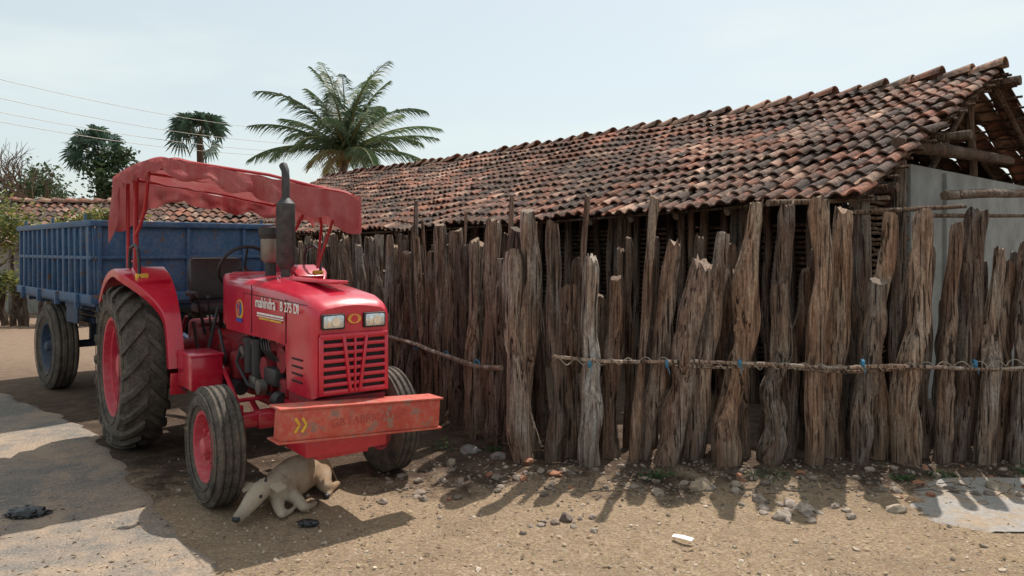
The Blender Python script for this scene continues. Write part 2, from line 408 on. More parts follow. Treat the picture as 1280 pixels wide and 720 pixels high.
fo=fence.build('wooden_fence',[M_bark,M_cut],ang=60)
def rail(name,pts,r,parent,col=(1.25,1.15,1.05)):
    mb=MB(); P=[]
    for a,b in zip(pts,pts[1:]):
        a,b=Vector(a),Vector(b)
        for k in range(8): P.append(a.lerp(b,k/8)+Vector((0,0,-.02*math.sin(math.pi*k/8))))
    P.append(Vector(pts[-1])); P=[p+Vector((0,noise.noise(p*1.5)*.02,noise.noise(p*1.3+Vector((3,3,3)))*.06)) for p in P]
    mb.tube(P,[r*(1+.4*noise.noise(Vector((i*.4,2,2)))) for i in range(len(P))],8,0,col,rn=.3,capmi=1)
    return mb.build(name,[M_bark,M_cut],parent)
rail('rail_a',[(.28,5.31,.85),(1.3,5.32,.80),(2.6,5.31,.77),(3.8,5.31,.78),(5.0,5.32,.84)],.013,fo,(1.5,1.45,1.38))
rail('rail_b',[(.95,5.335,.80),(1.8,5.33,.755),(3.0,5.33,.75),(4.9,5.33,.80)],.011,fo,(1.1,1.05,1.0))
mb=MB()
M_rope=simple('blue_rope',(.05,.20,.33),.8)
M_hemp=simple('twine',(.30,.26,.21),.9)
for x in (.55,1.1,1.62,2.5,3.3,3.9):
    for k in range(3):
        P=[(x+.007*k+.006*math.cos(a),5.32+.03*math.cos(a),.785+.028*math.sin(a)) for a in [i*math.pi/5 for i in range(11)]]
        mb.tube(P,.0035,5)
    mb.tube([(x,5.29,.785),(x+.012,5.285,.75),(x+R(-.01,.03),5.285,.715)],.0025,5)
mb.build('rope_ties',[M_rope],fo)
mb=MB(); P=[]
for i in range(420):
    u=i/419; x=.3+4.6*u; zc=.815-.05*math.sin(math.pi*min(1,u*1.2))+.035*noise.noise(Vector((x*1.4,3,3))); a=i*.55
    P.append((x,5.315+.022*math.cos(a),zc+.022*math.sin(a)))
mb.tube(P,.0035,4); mb.build('twisted_rope',[M_hemp],fo)
lf=MB(); D=Vector((-.5,.866)); s=-.05
while s<6.6:
    b=Vector((.0,5.9))+D*s; r=R(.042,.082); h=R(1.5,1.85)
    if random.random()<.17: h=R(1.15,1.4)
    if s>3: h=R(1.6,1.82)
    post(lf,b.x+R(-.05,.05),b.y+R(-.05,.05),b.x+R(-.13,.15),b.y+R(-.06,.06),h,r,sc(pcol(),.95),16); s+=r*1.75+R(0,.05)
s=0
while s<6.6:
    b=Vector((.18,6.03))+D*s; post(lf,b.x,b.y,b.x+R(-.08,.08),b.y+R(-.05,.05),R(1.3,1.75),R(.04,.065),sc(pcol(),.5),12); s+=R(.14,.22)  # rear posts tinted down, painting in the shade between the posts
for (x,y,dx,h,r) in [(-.05,6.05,.05,2.05,.026),(-1.0,7.6,.02,2.1,.022),(.42,5.7,.16,2.02,.028),(-.5,6.8,.08,1.95,.02),(-.75,7.2,-.12,1.9,.02),(-.3,6.4,.15,1.85,.02)]:
    post(lf,x,y,x+dx,y,h,r,(1,.9,.85),8)
lfo=lf.build('wooden_fence.001',[M_bark,M_cut],ang=60)
def lp(s,off,z): b=Vector((.0,5.9))+D*s+Vector((-.866,-.5))*off; return (b.x,b.y,z)
rail('rail',[lp(-.1,.15,.67),lp(1.5,.16,.66),lp(3.5,.15,.70),lp(6,.15,.75)],.020,lfo,(1.7,1.65,1.6))
mb=MB()
for s in (.3,.9,1.6,2.5):
    p=Vector(lp(s,.15,.665)); 
    for k in range(3): mb.tube([p+D.to_3d()*.012*k+Vector((.02*math.cos(a),-.03*math.cos(a),.033*math.sin(a))) for a in [i*math.pi/5 for i in range(11)]],.004,5)
mb.build('rope_ties',[M_rope],lfo)

# ---------------------------------------------------------------- tiled roofs
def tiled(mb,E0,R0,d,L,tw,exp,sag=.12,seed=0,hump=.036):
    E0,R0,d=Vector(E0),Vector(R0),Vector(d)
    up=(R0-E0); SL=up.length; up.normalize(); nrm=d.cross(up).normalized()
    if nrm.z<0: nrm=-nrm
    nc=int(L/tw); nr=int(SL/exp)+1; exp=SL/nr
    prof=[]
    for k in range(9):
        u=k/8; 
        z=hump*math.sin(math.pi*min(1,u/.68))**.8 if u<.68 else -hump*.35*math.sin(math.pi*(u-.68)/.32)
        prof.append((u-.5,z))
    for i in range(nc):
        for j in range(nr):
            s=(i+.5)*tw+.018*noise.noise(Vector((i*.3,j*.9,seed))); tt=j*exp
            base=E0+d*s+up*(tt-.02+.025*R(-1,1)+.08*noise.noise(Vector((s*.8,j*.15,seed+5))))
            zoff=-sag*math.sin(math.pi*min(1,s/L))*(1-.45*tt/SL)+.06*noise.noise(Vector((s*.9,tt*.9,seed)))
            base.z+=zoff
            ln=exp*1.22; rz=R(-.08,.08); lift=R(0,.016)
            if random.random()<.04: rz*=3; lift+=.015
            k=noise.noise(Vector((s*.55,tt*.7,seed+11)))
            q=random.random()
            if q<.40: c=(.26,.115,.078)
            elif q<.64: c=(.225,.125,.095)
            elif q<.83: c=(.40,.25,.185)
            else: c=(.10,.068,.058)
            c=sc(c,R(.75,1.25)*(1+.7*k))
            vs=[];fs=[]
            for e,(al,dz) in enumerate(((0,.030+lift),(ln,.0))):
                for th in (0,-.016):
                    for (u,z) in prof:
                        w_=tw*1.06*(1-.08*e)
                        vs.append(base+d*(u*w_+rz*al)+up*(al)+nrm*(z+dz+th+.02))
            n=9
            for q_ in range(8):
                fs.append([q_,q_+1,2*n+q_+1,2*n+q_]); fs.append([n+q_,q_,q_+1,n+q_+1][::-1]); fs.append([n+q_,3*n+q_,3*n+q_+1,n+q_+1])
            fs.append([0,n,3*n,2*n]); fs.append([n-1,2*n-1,4*n-1,3*n-1])
            mb.add(vs,fs,0,c)
def ridgecaps(mb,R0,d,L,sag,cap=.34,r=.11):
    R0,d=Vector(R0),Vector(d); side=d.cross(Vector((0,0,1))).normalized(); s=-.05; 
    while s<L:
        p=R0+d*s; z=-sag*math.sin(math.pi*min(1,max(0,s)/L))*.55+R(-.02,.03)
        vs=[];n=9; sk=R(-.03,.03)
        for e,(al,k,dz) in enumerate(((0,1.12,.055),(cap*1.1,.86,.0))):
            for th in (1,.86):
                for q in range(n):
                    a=math.pi*q/(n-1); vs.append(p+d*al+side*(math.cos(a)*r*k*th+sk*e)+Vector((0,0,math.sin(a)*r*k*th*.9+dz+z)))
        fs=[]
        for q in range(n-1): fs+= [[q,q+1,2*n+q+1,2*n+q],[q,q+1,n+q+1,n+q],[2*n+q,2*n+q+1,3*n+q+1,3*n+q],[n+q,n+q+1,3*n+q+1,3*n+q]]
        mb.add(vs,fs,0,sc(random.choice([(.36,.17,.12),(.46,.28,.20),(.25,.13,.10)]),R(.8,1.15))); s+=cap
d3=Vector((-.645,.764,0)); E0=Vector((2.95,6.25,2.05)); R0=Vector((5.75,8.75,3.70)); E2=Vector((8.4,11.1,2.1)); L=17.5
shed=empty('wooden_shed')
mb=MB(); tiled(mb,E0,R0,d3,L,.165,.285,.16,1); mb.build('roof_front',[M_tile],shed,ang=60)
mb=MB(); tiled(mb,E2,R0,d3,L,.26,.40,.10,2); mb.build('roof_back',[M_tile],shed,ang=60)
mb=MB(); ridgecaps(mb,R0,d3,L,.16); mb.build('roof_ridge',[M_tile],shed,ang=60)
mb=MB()
def pole(mb,a,b,r,col=(.8,.7,.62),seg=9,wig=.25):
    a,b=Vector(a),Vector(b); s=R(0,99); P=[];n=8
    for i in range(n+1):
        t=i/n; P.append(a.lerp(b,t)+Vector((noise.noise(Vector((s,t*2,0))),noise.noise(Vector((s,t*2,5))),noise.noise(Vector((s,t*2,8)))))*r*wig*3*math.sin(math.pi*t))
    mb.tube(P,[r*(1.05-.2*i/n) for i in range(n+1)],seg,0,col,capmi=1,rn=.3,seed=s)
def off(p,s,dz=0): return Vector(p)+d3*s+Vector((0,0,dz))
rl=(R0-E0); 
s=.12
while s<L:
    sg=.16*math.sin(math.pi*s/L)
    pole(mb,off(E0,s,-.07-sg)+rl*.015,off(R0,s,-.09-sg*.55),.035,(.55,.48,.42)); 
    s+=.62
for s in (.1,.7,1.3,1.9,2.5,3.1,3.7,4.3): pole(mb,off(E2,s,-.1),off(R0,s,-.1),.04,(.5,.43,.38))
for k in range(17):
    t=.02+k/16.5; p=E0.lerp(R0,t)
    P=[off(p,q*L/12,-.035-.16*math.sin(math.pi*q/12)*(1-.45*t)) for q in range(13)]; P[0]=off(p,-.03-R(0,.08),-.035)
    mb.tube(P,.016,6,0,(.5,.42,.36))
    p=E2.lerp(R0,t); mb.tube([off(p,-.1,-.04),off(p,6,-.06),off(p,L,-.04)],.016,6,0,(.5,.42,.36))
pole(mb,off(R0,-.20,-.14),off(R0,6,-.22),.055,(.55,.48,.42)); 
pm=E0.lerp(R0,.5); pole(mb,off(pm,-.25,-.14),off(pm,6,-.3),.05,(.55,.48,.42))
pe=E0.lerp(R0,.16); pole(mb,off(pe,-.05,-.16),off(pe,6,-.28),.045,(.6,.5,.45))
pole(mb,off(pe,6,-.28),off(pe,L,-.2),.05)
for s in (.35,3.2,6.2):
    a=off(E0.lerp(R0,.16),s); b=off(E2.lerp(R0,.12),s); a.z=b.z=2.22; pole(mb,a,b,.06,(.5,.43,.38))
    m=a.lerp(b,.52); pole(mb,m,(m.x,m.y,3.6),.05,(.5,.43,.38)); pole(mb,a.lerp(b,.25),off(R0,s,-.3),.04,(.5,.43,.38))
a=E0.lerp(R0,.30)+d3*.15; pole(mb,(a.x,a.y,2.60),(a.x+2.6,a.y+2.3,2.72),.07,(.5,.43,.38),wig=.1)
for t,s,r in ((.17,.3,.10),(.33,.2,.09),(.2,1.6,.08),(.17,3.2,.08),(.17,5,.08),(.17,7,.08)):
    p=off(E0.lerp(R0,t),s); pole(mb,(p.x,p.y,-.05),(p.x,p.y,p.z-.1),r,(.9,.85,.8))
pole(mb,(4.15,7.15,2.12),(6.4,8.6,2.27),.045,(.9,.85,.8)); pole(mb,(3.9,7.0,1.92),(6.2,8.4,1.98),.02,(.8,.7,.6))
pole(mb,(2.1,6.1,1.98),(3.5,6.9,2.08),.025,(.9,.8,.7)); pole(mb,(2.75,6.15,1.90),(4.2,6.9,2.0),.022,(.7,.6,.5))
mb.build('roof_timber',[M_bark,M_cut],shed,ang=60)
mb=MB(); s=.35
while s<L-.3:
    p=off(E0.lerp(R0,.17),s); r=R(.035,.065); post(mb,p.x,p.y,p.x+R(-.05,.05),p.y+R(-.05,.05),p.z-.25,r,sc(pcol(),.6),10); s+=R(.14,.24)
for z in [.3+.055*i for i in range(29)]:
    a=off(E0.lerp(R0,.2),.3); b=off(E0.lerp(R0,.2),9); a.z=b.z=z; n=24
    P=[a.lerp(b,i/n)+Vector((.02*math.sin(i*2+z*30),.02*math.cos(i*2+z*30),.01*R(-1,1))) for i in range(n+1)]
    mb.tube(P,.018,5,0,(.6,.5,.42))
for z in [.3+.05*i for i in range(36)]:
    a=off(E0.lerp(R0,.17),.3); b=off(E0.lerp(R0,.52),.3); a.z=b.z=z; n=12
    P=[a.lerp(b,i/n)+Vector((.02*math.sin(i*2+z*30),.02*math.cos(i*2+z*30),.01*R(-1,1))) for i in range(n+1)]
    mb.tube(P,.016,5,0,(.75,.62,.5))
mb.build('wattle_wall',[M_bark,M_cut],shed,ang=60)
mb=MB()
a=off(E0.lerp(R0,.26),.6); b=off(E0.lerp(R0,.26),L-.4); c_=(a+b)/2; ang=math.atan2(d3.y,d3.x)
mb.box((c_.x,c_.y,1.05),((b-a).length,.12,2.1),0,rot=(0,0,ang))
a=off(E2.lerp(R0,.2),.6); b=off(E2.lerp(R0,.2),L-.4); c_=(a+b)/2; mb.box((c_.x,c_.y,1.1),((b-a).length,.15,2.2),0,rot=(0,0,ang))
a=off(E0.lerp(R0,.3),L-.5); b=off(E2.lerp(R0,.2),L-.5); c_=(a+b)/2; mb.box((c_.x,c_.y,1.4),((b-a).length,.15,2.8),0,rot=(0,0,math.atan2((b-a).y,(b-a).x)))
mb.build('mud_wall',[M_dark],shed)  # walls coloured near-black to paint the darkness inside the shed
mb=MB(); a=off(E0.lerp(R0,.47),.34); b=off(E2.lerp(R0,.1),.34); c_=(a+b)/2; an=math.atan2((b-a).y,(b-a).x)
mb.box((c_.x,c_.y,1.24),((b-a).length,.15,2.48),.01,rot=(0,0,an))
q=off(E0.lerp(R0,.72),.27); mb.box((q.x,q.y,1.22),(.12,.1,2.44),.006,rot=(0,0,an))
mb.build('plaster_wall',[M_cement],shed)

# ---------------------------------------------------------------- distant houses
def house(name,E,Rg,d,L_,wallh,mat,seed,E2_):
    h=empty(name); mb=MB(); tiled(mb,E,Rg,d,L_,.22,.30,.1,seed,.045); tiled(mb,E2_,Rg,d,L_,.3,.45,.08,seed+1,.045); ridgecaps(mb,Rg,d,L_,.1,.4,.12); mb.build('roof',[M_tile],h,ang=60)
    mb=MB(); E=Vector(E);Rg=Vector(Rg);E2_=Vector(E2_);d=Vector(d)
    a=E.lerp(Rg,.2)+d*.3; b=E.lerp(Rg,.2)+d*(L_-.3); c=E2_.lerp(Rg,.2)+d*(L_-.3); e=E2_.lerp(Rg,.2)+d*.3
    P=[a,b,c,e]; top=[Vector((p.x,p.y,wallh)) for p in P]; bot=[Vector((p.x,p.y,0)) for p in P]
    g1=(Rg+d*.3); g2=(Rg+d*(L_-.3)); g1.z-=.15; g2.z-=.15
    mb.add(bot+top+[g1,g2],[[0,1,5,4],[1,2,6,5],[2,3,7,6],[3,0,4,7],[4,7,8],[5,6,9]]); mb.build('walls',[mat],h,smooth=False)
    m=(a+b)/2; an=math.atan2(d.y,d.x); fr=(E-Rg); fr.z=0; fr.normalize()
    mb=MB(); q=m+fr*.03; mb.box((q.x,q.y,.85),(.8,.1,1.7),.01,rot=(0,0,an)); q=q+d*1.8; mb.box((q.x,q.y,1.15),(.6,.1,.55),.01,rot=(0,0,an)); mb.build('door_and_window',[M_black],h)
    mb=MB()
    for k in range(5):
        p=E+d*(.3+k*(L_-.6)/4); mb.tube([(p.x-fr.x*.15,p.y-fr.y*.15,0),(p.x-fr.x*.15,p.y-fr.y*.15,E.z)],.06,8)
    mb.build('posts',[M_bark],h)
house('tiled_house',(-13.9,18.4,1.75),(-14.3,20.8,2.90),(.995,-.05,0),5.4,1.7,M_mudl,21,(-14.7,23.2,1.75))
house('tiled_house.001',(-8.9,17.0,1.75),(-8.9,19.2,2.75),(1,0,0),3.9,1.7,M_mud,31,(-8.9,21.5,1.75))
mb=MB() ;x=-15.5
while x<-8.6:
    post(mb,x,15.6+R(-.1,.1),x+R(-.1,.1),15.6,R(.8,1.1),R(.05,.08),sc(pcol(),.55),8); x+=R(.14,.22)
mb.build('wooden_fence.002',[M_bark,M_cut])

# ---------------------------------------------------------------- vegetation
def quadleaf(mb,p,dirv,ln,wd,col):
    dirv=dirv.normalized(); s=dirv.cross(Vector((R(-1,1),R(-1,1),R(-1,1)))).normalized()*wd
    mb.add([p,p+dirv*ln*.45+s,p+dirv*ln,p+dirv*ln*.45-s],[[0,1,2,3]],0,col)
def coconut(name,x,y,zc,S):
    root=empty(name); mb=MB()
    n=38
    for k in range(n):
        az=k*2.399+R(-.25,.25); u_=(k+.5)/n; el=math.radians(86-90*u_**1.1+R(-9,9)); LN=S*R(.82,1.12)*(.85 if k<5 else 1)*(1-.10*u_)
        P=[];p=Vector((x,y,zc)); e=el; N=16
        h=Vector((math.cos(az),math.sin(az),0)); sidev=Vector((-math.sin(az),math.cos(az),0))
        droop=R(.03,.07)*(1 if el>.2 else .8)
        for i in range(N+1):
            P.append(p.copy()); dv=h*math.cos(e)+Vector((0,0,math.sin(e))); p=p+dv*LN/N; e-=droop*(.4+i*.11)
        mb.tube(P,[.045*(1-i/N)+.008 for i in range(N+1)],5,0,(.25,.25,.10),caps=False)
        g=R(.75,1.4); dead=k>n-4
        for i in range(1,N):
            for q in range(4):
                tt=(i+q/4)/N; a=P[i].lerp(P[i+1],q/4); ax=(P[i+1]-P[i]).normalized()
                ll=S*.22*math.sin(math.pi*min(1,tt*.82+.14))**.7*R(.75,1.1)
                for sg in (-1,1):
                    dv=sidev*sg*.7+ax*.75+Vector((0,0,-.1-R(0,.5)))
                    c=(.075*g,.12*g,.055*g) if not dead else (.22,.16,.08)
                    if random.random()<.25: c=(.17*g,.21*g,.11*g)
                    dn=dv.normalized(); w_=dn.cross(ax).normalized()*.020*S/3.2; m=a+dn*ll*.5; tip=a+dn*ll+Vector((0,0,-ll*.28))
                    mb.add([a-w_*.5,a+w_*.5,m+w_,m-w_,tip],[[0,1,2,3],[3,2,4]],0,c)
    mb.build('crown',[M_leaf],root,smooth=False)
    mb=MB(); mb.tube([(x-.8,y,0),(x-.6,y,zc*.3),(x-.2,y,zc*.7),(x,y,zc)],[.2,.16,.14,.16],10,0,(.9,.9,.85),rn=.2)
    for k in range(7): vs,fs=ico(1); mb.add([v*.14 for v in vs],fs,1,(.6,.55,.2),Matrix.Translation((x+R(-.3,.3),y-.2+R(-.2,.2),zc-.25+R(-.15,.1))))
    mb.build('trunk',[M_bark,M_cut],root)
coconut('coconut_palm',-6.25,28,5.25,3.85)
def fanpalm(name,x,y,zc,S):
    root=empty(name); mb=MB()
    for k in range(34):
        u=R(-.45,1); az=R(0,6.28); c=math.sqrt(1-u*u); dv=Vector((c*math.cos(az),c*math.sin(az),u)); 
        tip=Vector((x,y,zc))+dv*S*R(.45,.66); mb.tube([(x,y,zc),tip],.03,4,0,(.12,.12,.05),caps=False)
        a=dv.cross(Vector((R(-1,1),R(-1,1),R(-1,1)))).normalized(); g=R(.6,1.4)
        n=15
        for q in range(n):
            an=(q/(n-1)-.5)*4.0; dr=(dv*math.cos(an)+a*math.sin(an)); dr2=(dv*math.cos(an+.13)+a*math.sin(an+.13)); dr0=(dv*math.cos(an-.13)+a*math.sin(an-.13)); rr=S*.5*R(.8,1.1)
            mb.add([tip,tip+dr0*rr*.6,tip+dr*rr+Vector((0,0,-.14*S)),tip+dr2*rr*.6],[[0,1,2,3]],0,(.05*g,.09*g,.06*g))
    mb.build('crown',[M_leaf],root,smooth=False)
    mb=MB(); mb.tube([(x+.3,y,0),(x,y,zc)],[.3,.2],8,0,(.5,.48,.45)); mb.build('trunk',[M_bark],root)
fanpalm('palmyra_palm',-18.9,45,8.4,2.0); fanpalm('palmyra_palm.001',-25.0,45,7.3,1.9)
def bush(mb,c,rad,n,size,cols,clumps=10):
    cs=[]
    for i in range(clumps):
        v=Vector((random.gauss(0,1),random.gauss(0,1),random.gauss(0,1))).normalized()*R(.3,1)
        cs.append((Vector((c[0]+v.x*rad[0],c[1]+v.y*rad[1],c[2]+v.z*rad[2])),R(.3,.5),R(.6,1.3)))
    for i in range(n):
        q,k,b=random.choice(cs); v=Vector((random.gauss(0,.5)*rad[0]*k,random.gauss(0,.5)*rad[1]*k,random.gauss(0,.5)*rad[2]*k))
        quadleaf(mb,q+v,Vector((R(-1,1),R(-1,1),R(-.8,.6))),size*R(.6,1.3),size*.28,sc(random.choice(cols),b))
def tree(name,x,y,h,c,rad,n,size,cols,clumps=12,bare=False,tr=.12):
    root=empty(name); mb=MB()
    def br(p,dv,ln,r,lev):
        q=p+dv*ln; m=p.lerp(q,.5)+Vector((R(-1,1),R(-1,1),R(-1,1)))*ln*.06
        mb.tube([p,m,q],[r,r*.85,r*.65],6,0,(.8,.75,.7),caps=False)
        if lev>0:
            for k in range(3):
                nd=(dv+Vector((R(-1,1),R(-1,1),R(-.5,.7)))*.75).normalized(); br(q if k else m,nd,ln*R(.55,.8),r*.55,lev-1)
    br(Vector((x,y,0)),Vector((R(-.1,.1),0,1)).normalized(),h*.38,tr,5 if bare else 4)
    mb.build('trunk',[M_bark],root)
    if n:
        mb=MB(); bush(mb,c,rad,n,size,cols,clumps); mb.build('crown',[M_leaf],root,smooth=False)
DG=[(.04,.07,.03),(.055,.09,.035),(.08,.11,.045)]
YG=[(.20,.21,.05),(.13,.16,.04),(.08,.11,.04),(.26,.24,.07)]
tree('leafy_tree',-23.0,44,6.5,(-23.2,44,5.7),(2.1,1.3,1.6),3600,.28,DG,20)
tree('leafy_tree.001',-27.5,42,7,(-27.0,42,5.0),(2.0,1.3,1.3),1600,.26,DG,14,bare=True,tr=.22)
tree('bare_tree',-25.2,40,7,(-25.2,40,4.6),(2,1,1.2),900,.2,DG,bare=True,tr=.2)
tree('small_tree',-10.8,15.3,3.2,(-10.8,15.3,2.2),(1.0,.8,.8),2400,.10,YG,16,tr=.06)
mb=MB(); bush(mb,(-9.2,16.5,2.15),(1.0,.5,.35),900,.12,YG,10); bush(mb,(-11.0,15.4,.9),(1.4,.4,.5),1500,.10,YG,12); mb.build('garden_shrub',[M_leaf],smooth=False)
mb=MB()
for k in range(26):
    x=-75+k*5.5; bush(mb,(x,80+R(-5,5),2.5),(4,2,R(1.5,3)),400,.7,DG,8)
mb.build('treeline',[M_leaf],smooth=False)
mb=MB()
for x,y,s in [(1.75,5.12,.12),(1.05,5.15,.08),(.95,5.1,.06),(-.55,5.9,.12),(2.95,5.15,.07),(2.7,5.1,.05),(-.15,5.75,.06),(3.6,5.2,.07)]:
    for i in range(90):
        p=Vector((x+random.gauss(0,s*.7),y+random.gauss(0,s*.4),gh(x,y)+abs(random.gauss(0,s*.3)))); quadleaf(mb,p,Vector((R(-1,1),R(-1,1),R(0,1))),R(.015,.035),.006,random.choice([(.05,.11,.03),(.08,.14,.04),(.04,.08,.03)]))
mb.build('weeds',[M_leaf],smooth=False)
mb=MB()
for i in range(140):
    x=R(-1.1,.3); y=5.95-(x*1.7 if x<0 else 0)-R(.1,.45); p=Vector((x,y,gh(x,y)+R(0,.08))); q=p+Vector((R(-.2,.2),R(-.15,.15),R(0,.14))); mb.tube([p,p.lerp(q,.5)+Vector((0,0,R(0,.03))),q],.003,4,0,(.9,.8,.7),caps=False)
for i in range(90):
    x=R(.3,4.2); y=R(4.8,5.35); p=Vector((x,y,gh(x,y)+R(0,.03))); q=p+Vector((R(-.15,.15),R(-.1,.1),R(0,.04))); mb.tube([p,p.lerp(q,.5)+Vector((0,0,R(0,.02))),q],.003,4,0,(.9,.8,.7),caps=False)
mb.build('dry_twigs',[M_bark])

up_=empty('utility_pole'); mb=MB(); mb.tube([(-15.6,11.5,0),(-15.6,11.5,7.4)],[.14,.09],10,0,(1,1,1)); mb.tube([(-16.2,11.5,6.9),(-15.0,11.5,6.9)],.05,6); mb.build('pole',[M_cement],up_)
mb=MB()
for a,b in [((-15.6,11.5,6.3),(-10.6,36,7.3)),((-15.2,11.5,5.75),(-10.6,36,6.7)),((-16,11.5,5.55),(-10.6,36,6.3)),((-15.6,11.5,5.2),(-10.8,36,6.1))]:
    a,b=Vector(a),Vector(b); mb.tube([a.lerp(b,i/16)+Vector((0,0,-.5*math.sin(math.pi*i/16))) for i in range(17)],.008,4)
mb.build('wires',[M_steel],up_)

# ---------------------------------------------------------------- wheels
def wheel(name,parent,pos,Rr,W,side,rear=False,rimR=None,rimmat=None,rib=False):
    e=bpy.data.objects.new(name,None); scene.collection.objects.link(e); e.parent=parent; e.location=pos
    rimR=rimR or Rr*.56; o=side; h=W/2
    mb=MB(); tr=Rr-(.035 if rear else .004)
    prof=[(-h*.72,rimR),(-h*.86,rimR+.02),(-h*1.0,rimR+(tr-rimR)*.42),(-h*1.0,rimR+(tr-rimR)*.62),(-h*.93,tr-.035),(-h*.80,tr-.012)]
    if rib:
        for k in range(13):
            y=-h*.72+h*1.44*k/12; prof.append((y,tr-(.014 if k%4==2 else 0)))
    else: prof+=[(-h*.4,tr),(0,tr+.004),(h*.4,tr)]
    prof+=[(h*.80,tr-.012),(h*.93,tr-.035),(h*1.0,rimR+(tr-rimR)*.62),(h*1.0,rimR+(tr-rimR)*.42),(h*.86,rimR+.02),(h*.72,rimR)]
    mb.lathe(prof,64)
    for rr in (.3,.75): mb.lathe([(o*(h*1.0),rimR+(tr-rimR)*rr-.006),(o*(h*1.0+.006),rimR+(tr-rimR)*rr),(o*(h*1.0),rimR+(tr-rimR)*rr+.006)],64)
    if rear:
        N=20
        for sgn in (-1,1):
            for k in range(N):
                a0=2*math.pi*(k+(.5 if sgn>0 else 0))/N
                vs=[]; st=6
                for i in range(st+1):
                    u=i/st; y=sgn*(h*1.03*(1-u)+.005); an=a0+.30*u
                    rb=tr-.05*(1-u)**3-.01; rt=Rr-.055*(1-u)**4
                    hw=.026/tr; hb=.036/tr
                    for (r_,w_) in ((rb,-hb),(rt,-hw),(rt,hw),(rb,hb)): vs.append((r_*math.cos(an+w_),y,r_*math.sin(an+w_)))
                fs=[[0,1,2,3],[st*4+3,st*4+2,st*4+1,st*4]]
                for i in range(st):
                    for q in range(3): fs.append([i*4+q,i*4+q+1,(i+1)*4+q+1,(i+1)*4+q])
                mb.add(vs,fs)
                vs=[]
                for i in range(4):
                    u=i/3; rr=tr-.03-u*(tr-rimR)*.33; y=sgn*(h*(.95+.06*math.sin(math.pi*u*.5)) ); an=a0-.05*u
                    for (yy,w_) in ((y,-.03/tr),(y+sgn*.016*(1-u),-.02/tr),(y+sgn*.016*(1-u),.02/tr),(y,.03/tr)): vs.append((rr*math.cos(an+w_),yy,rr*math.sin(an+w_)))
                fs=[]
                for i in range(3):
                    for q in range(3): fs.append([i*4+q,i*4+q+1,(i+1)*4+q+1,(i+1)*4+q])
                mb.add(vs,fs)
    mb.build('tyre',[M_tyre],e,ang=35)
    mb=MB()
    if rear:
        mb.lathe([(o*h*.78,rimR+.022),(o*(h*.86),rimR+.012),(o*h*.84,rimR-.012),(o*h*.55,rimR-.025),(o*h*.5,rimR-.05),(o*-h*.1,rimR-.06),(o*-h*.2,rimR-.06),(o*-h*.22,rimR*.72),(o*h*.1,rimR*.5),(o*h*.12,rimR*.42),(o*h*.0,rimR*.38),(o*h*.05,.12),(o*h*.55,.10),(o*h*.62,.06),(o*h*.62,.0)],56)
        mb.lathe([(-o*h*.2,rimR-.055),(-o*h*.75,rimR-.01),(-o*h*.8,rimR+.02)],56)
        for k in range(8):
            a=2*math.pi*k/8; mb.box((math.cos(a)*(rimR-.075),o*-h*.02,math.sin(a)*(rimR-.075)),(.05,.10,.09),.008,rot=(0,-a,0))
            mb.tube([(math.cos(a)*.2,o*h*.08,math.sin(a)*.2),(math.cos(a)*.2,o*(h*.08+.05),math.sin(a)*.2)],.016,6)
    else:
        mb.lathe([(o*h*.74,rimR+.012),(o*h*.82,rimR+.004),(o*h*.78,rimR-.014),(o*h*.45,rimR-.028),(o*h*.05,rimR-.04),(o*h*.0,rimR*.72),(o*h*.22,rimR*.55),(o*h*.22,rimR*.42),(o*h*.30,.062),(o*h*.85,.052),(o*h*.95,.035),(o*h*.95,0)],48)
        mb.lathe([(o*h*.05,rimR-.04),(-o*h*.6,rimR-.02),(-o*h*.78,rimR+.01)],48)
        for k in range(6):
            a=2*math.pi*k/6; mb.tube([(math.cos(a)*rimR*.48,o*h*.2,math.sin(a)*rimR*.48),(math.cos(a)*rimR*.48,o*(h*.2+.035),math.sin(a)*rimR*.48)],.013,6)
    mb.build('rim',[rimmat or M_rim],e,ang=35)
    return e

# ---------------------------------------------------------------- tractor
TR=empty('red_tractor',(-2.55,6.53,0),math.radians(-52))
wheel('rear_wheel_right',TR,(0,-.72,.655),.66,.33,-1,rear=True,rimR=.385)
wheel('rear_wheel_left',TR,(0,.72,.655),.66,.33,1,rear=True,rimR=.385)
wheel('front_wheel_right',TR,(1.88,-.60,.372),.375,.185,-1,rimR=.215,rib=True)
wheel('front_wheel_left',TR,(1.88,.60,.372),.375,.185,1,rimR=.215,rib=True)
secs=[(1.00,.265,1.02,1.405),(1.03,.27,1.01,1.41),(1.5,.27,1.01,1.40),(2.0,.265,1.01,1.375),(2.17,.262,1.0,1.36),(2.20,.262,.73,1.357),(2.45,.256,.72,1.33),(2.54,.250,.72,1.30),(2.575,.240,.725,1.275),(2.588,.228,.735,1.262)]
mb=MB(); vs=[]; 
def ring(x,hw,zb,zt,rr=.075):
    pts=[(x,-hw,zb),(x,-hw*1.01,zb+(zt-rr-zb)*.5)]
    for k in range(7):
        a=math.pi/2*k/6; pts.append((x,-hw+rr*(1-math.cos(a)),zt-rr-.012+rr*math.sin(a)))
    for k in range(1,6):
        u=k/6; y=(-hw+rr)*(1-2*u); pts.append((x,y,zt-.012+.016*math.sin(math.pi*u)))
    for k in range(7):
        a=math.pi/2*(1-k/6); pts.append((x,hw-rr*(1-math.cos(a)),zt-rr-.012+rr*math.sin(a)))
    pts+=[(x,hw*1.01,zb+(zt-rr-zb)*.5),(x,hw,zb)]
    return pts
rings=[ring(*s) for s in secs]; n=len(rings[0])
for r_ in rings: vs+=r_
fs=[]
for i in range(len(rings)-1):
    for k in range(n-1): fs.append([i*n+k,i*n+k+1,(i+1)*n+k+1,(i+1)*n+k])
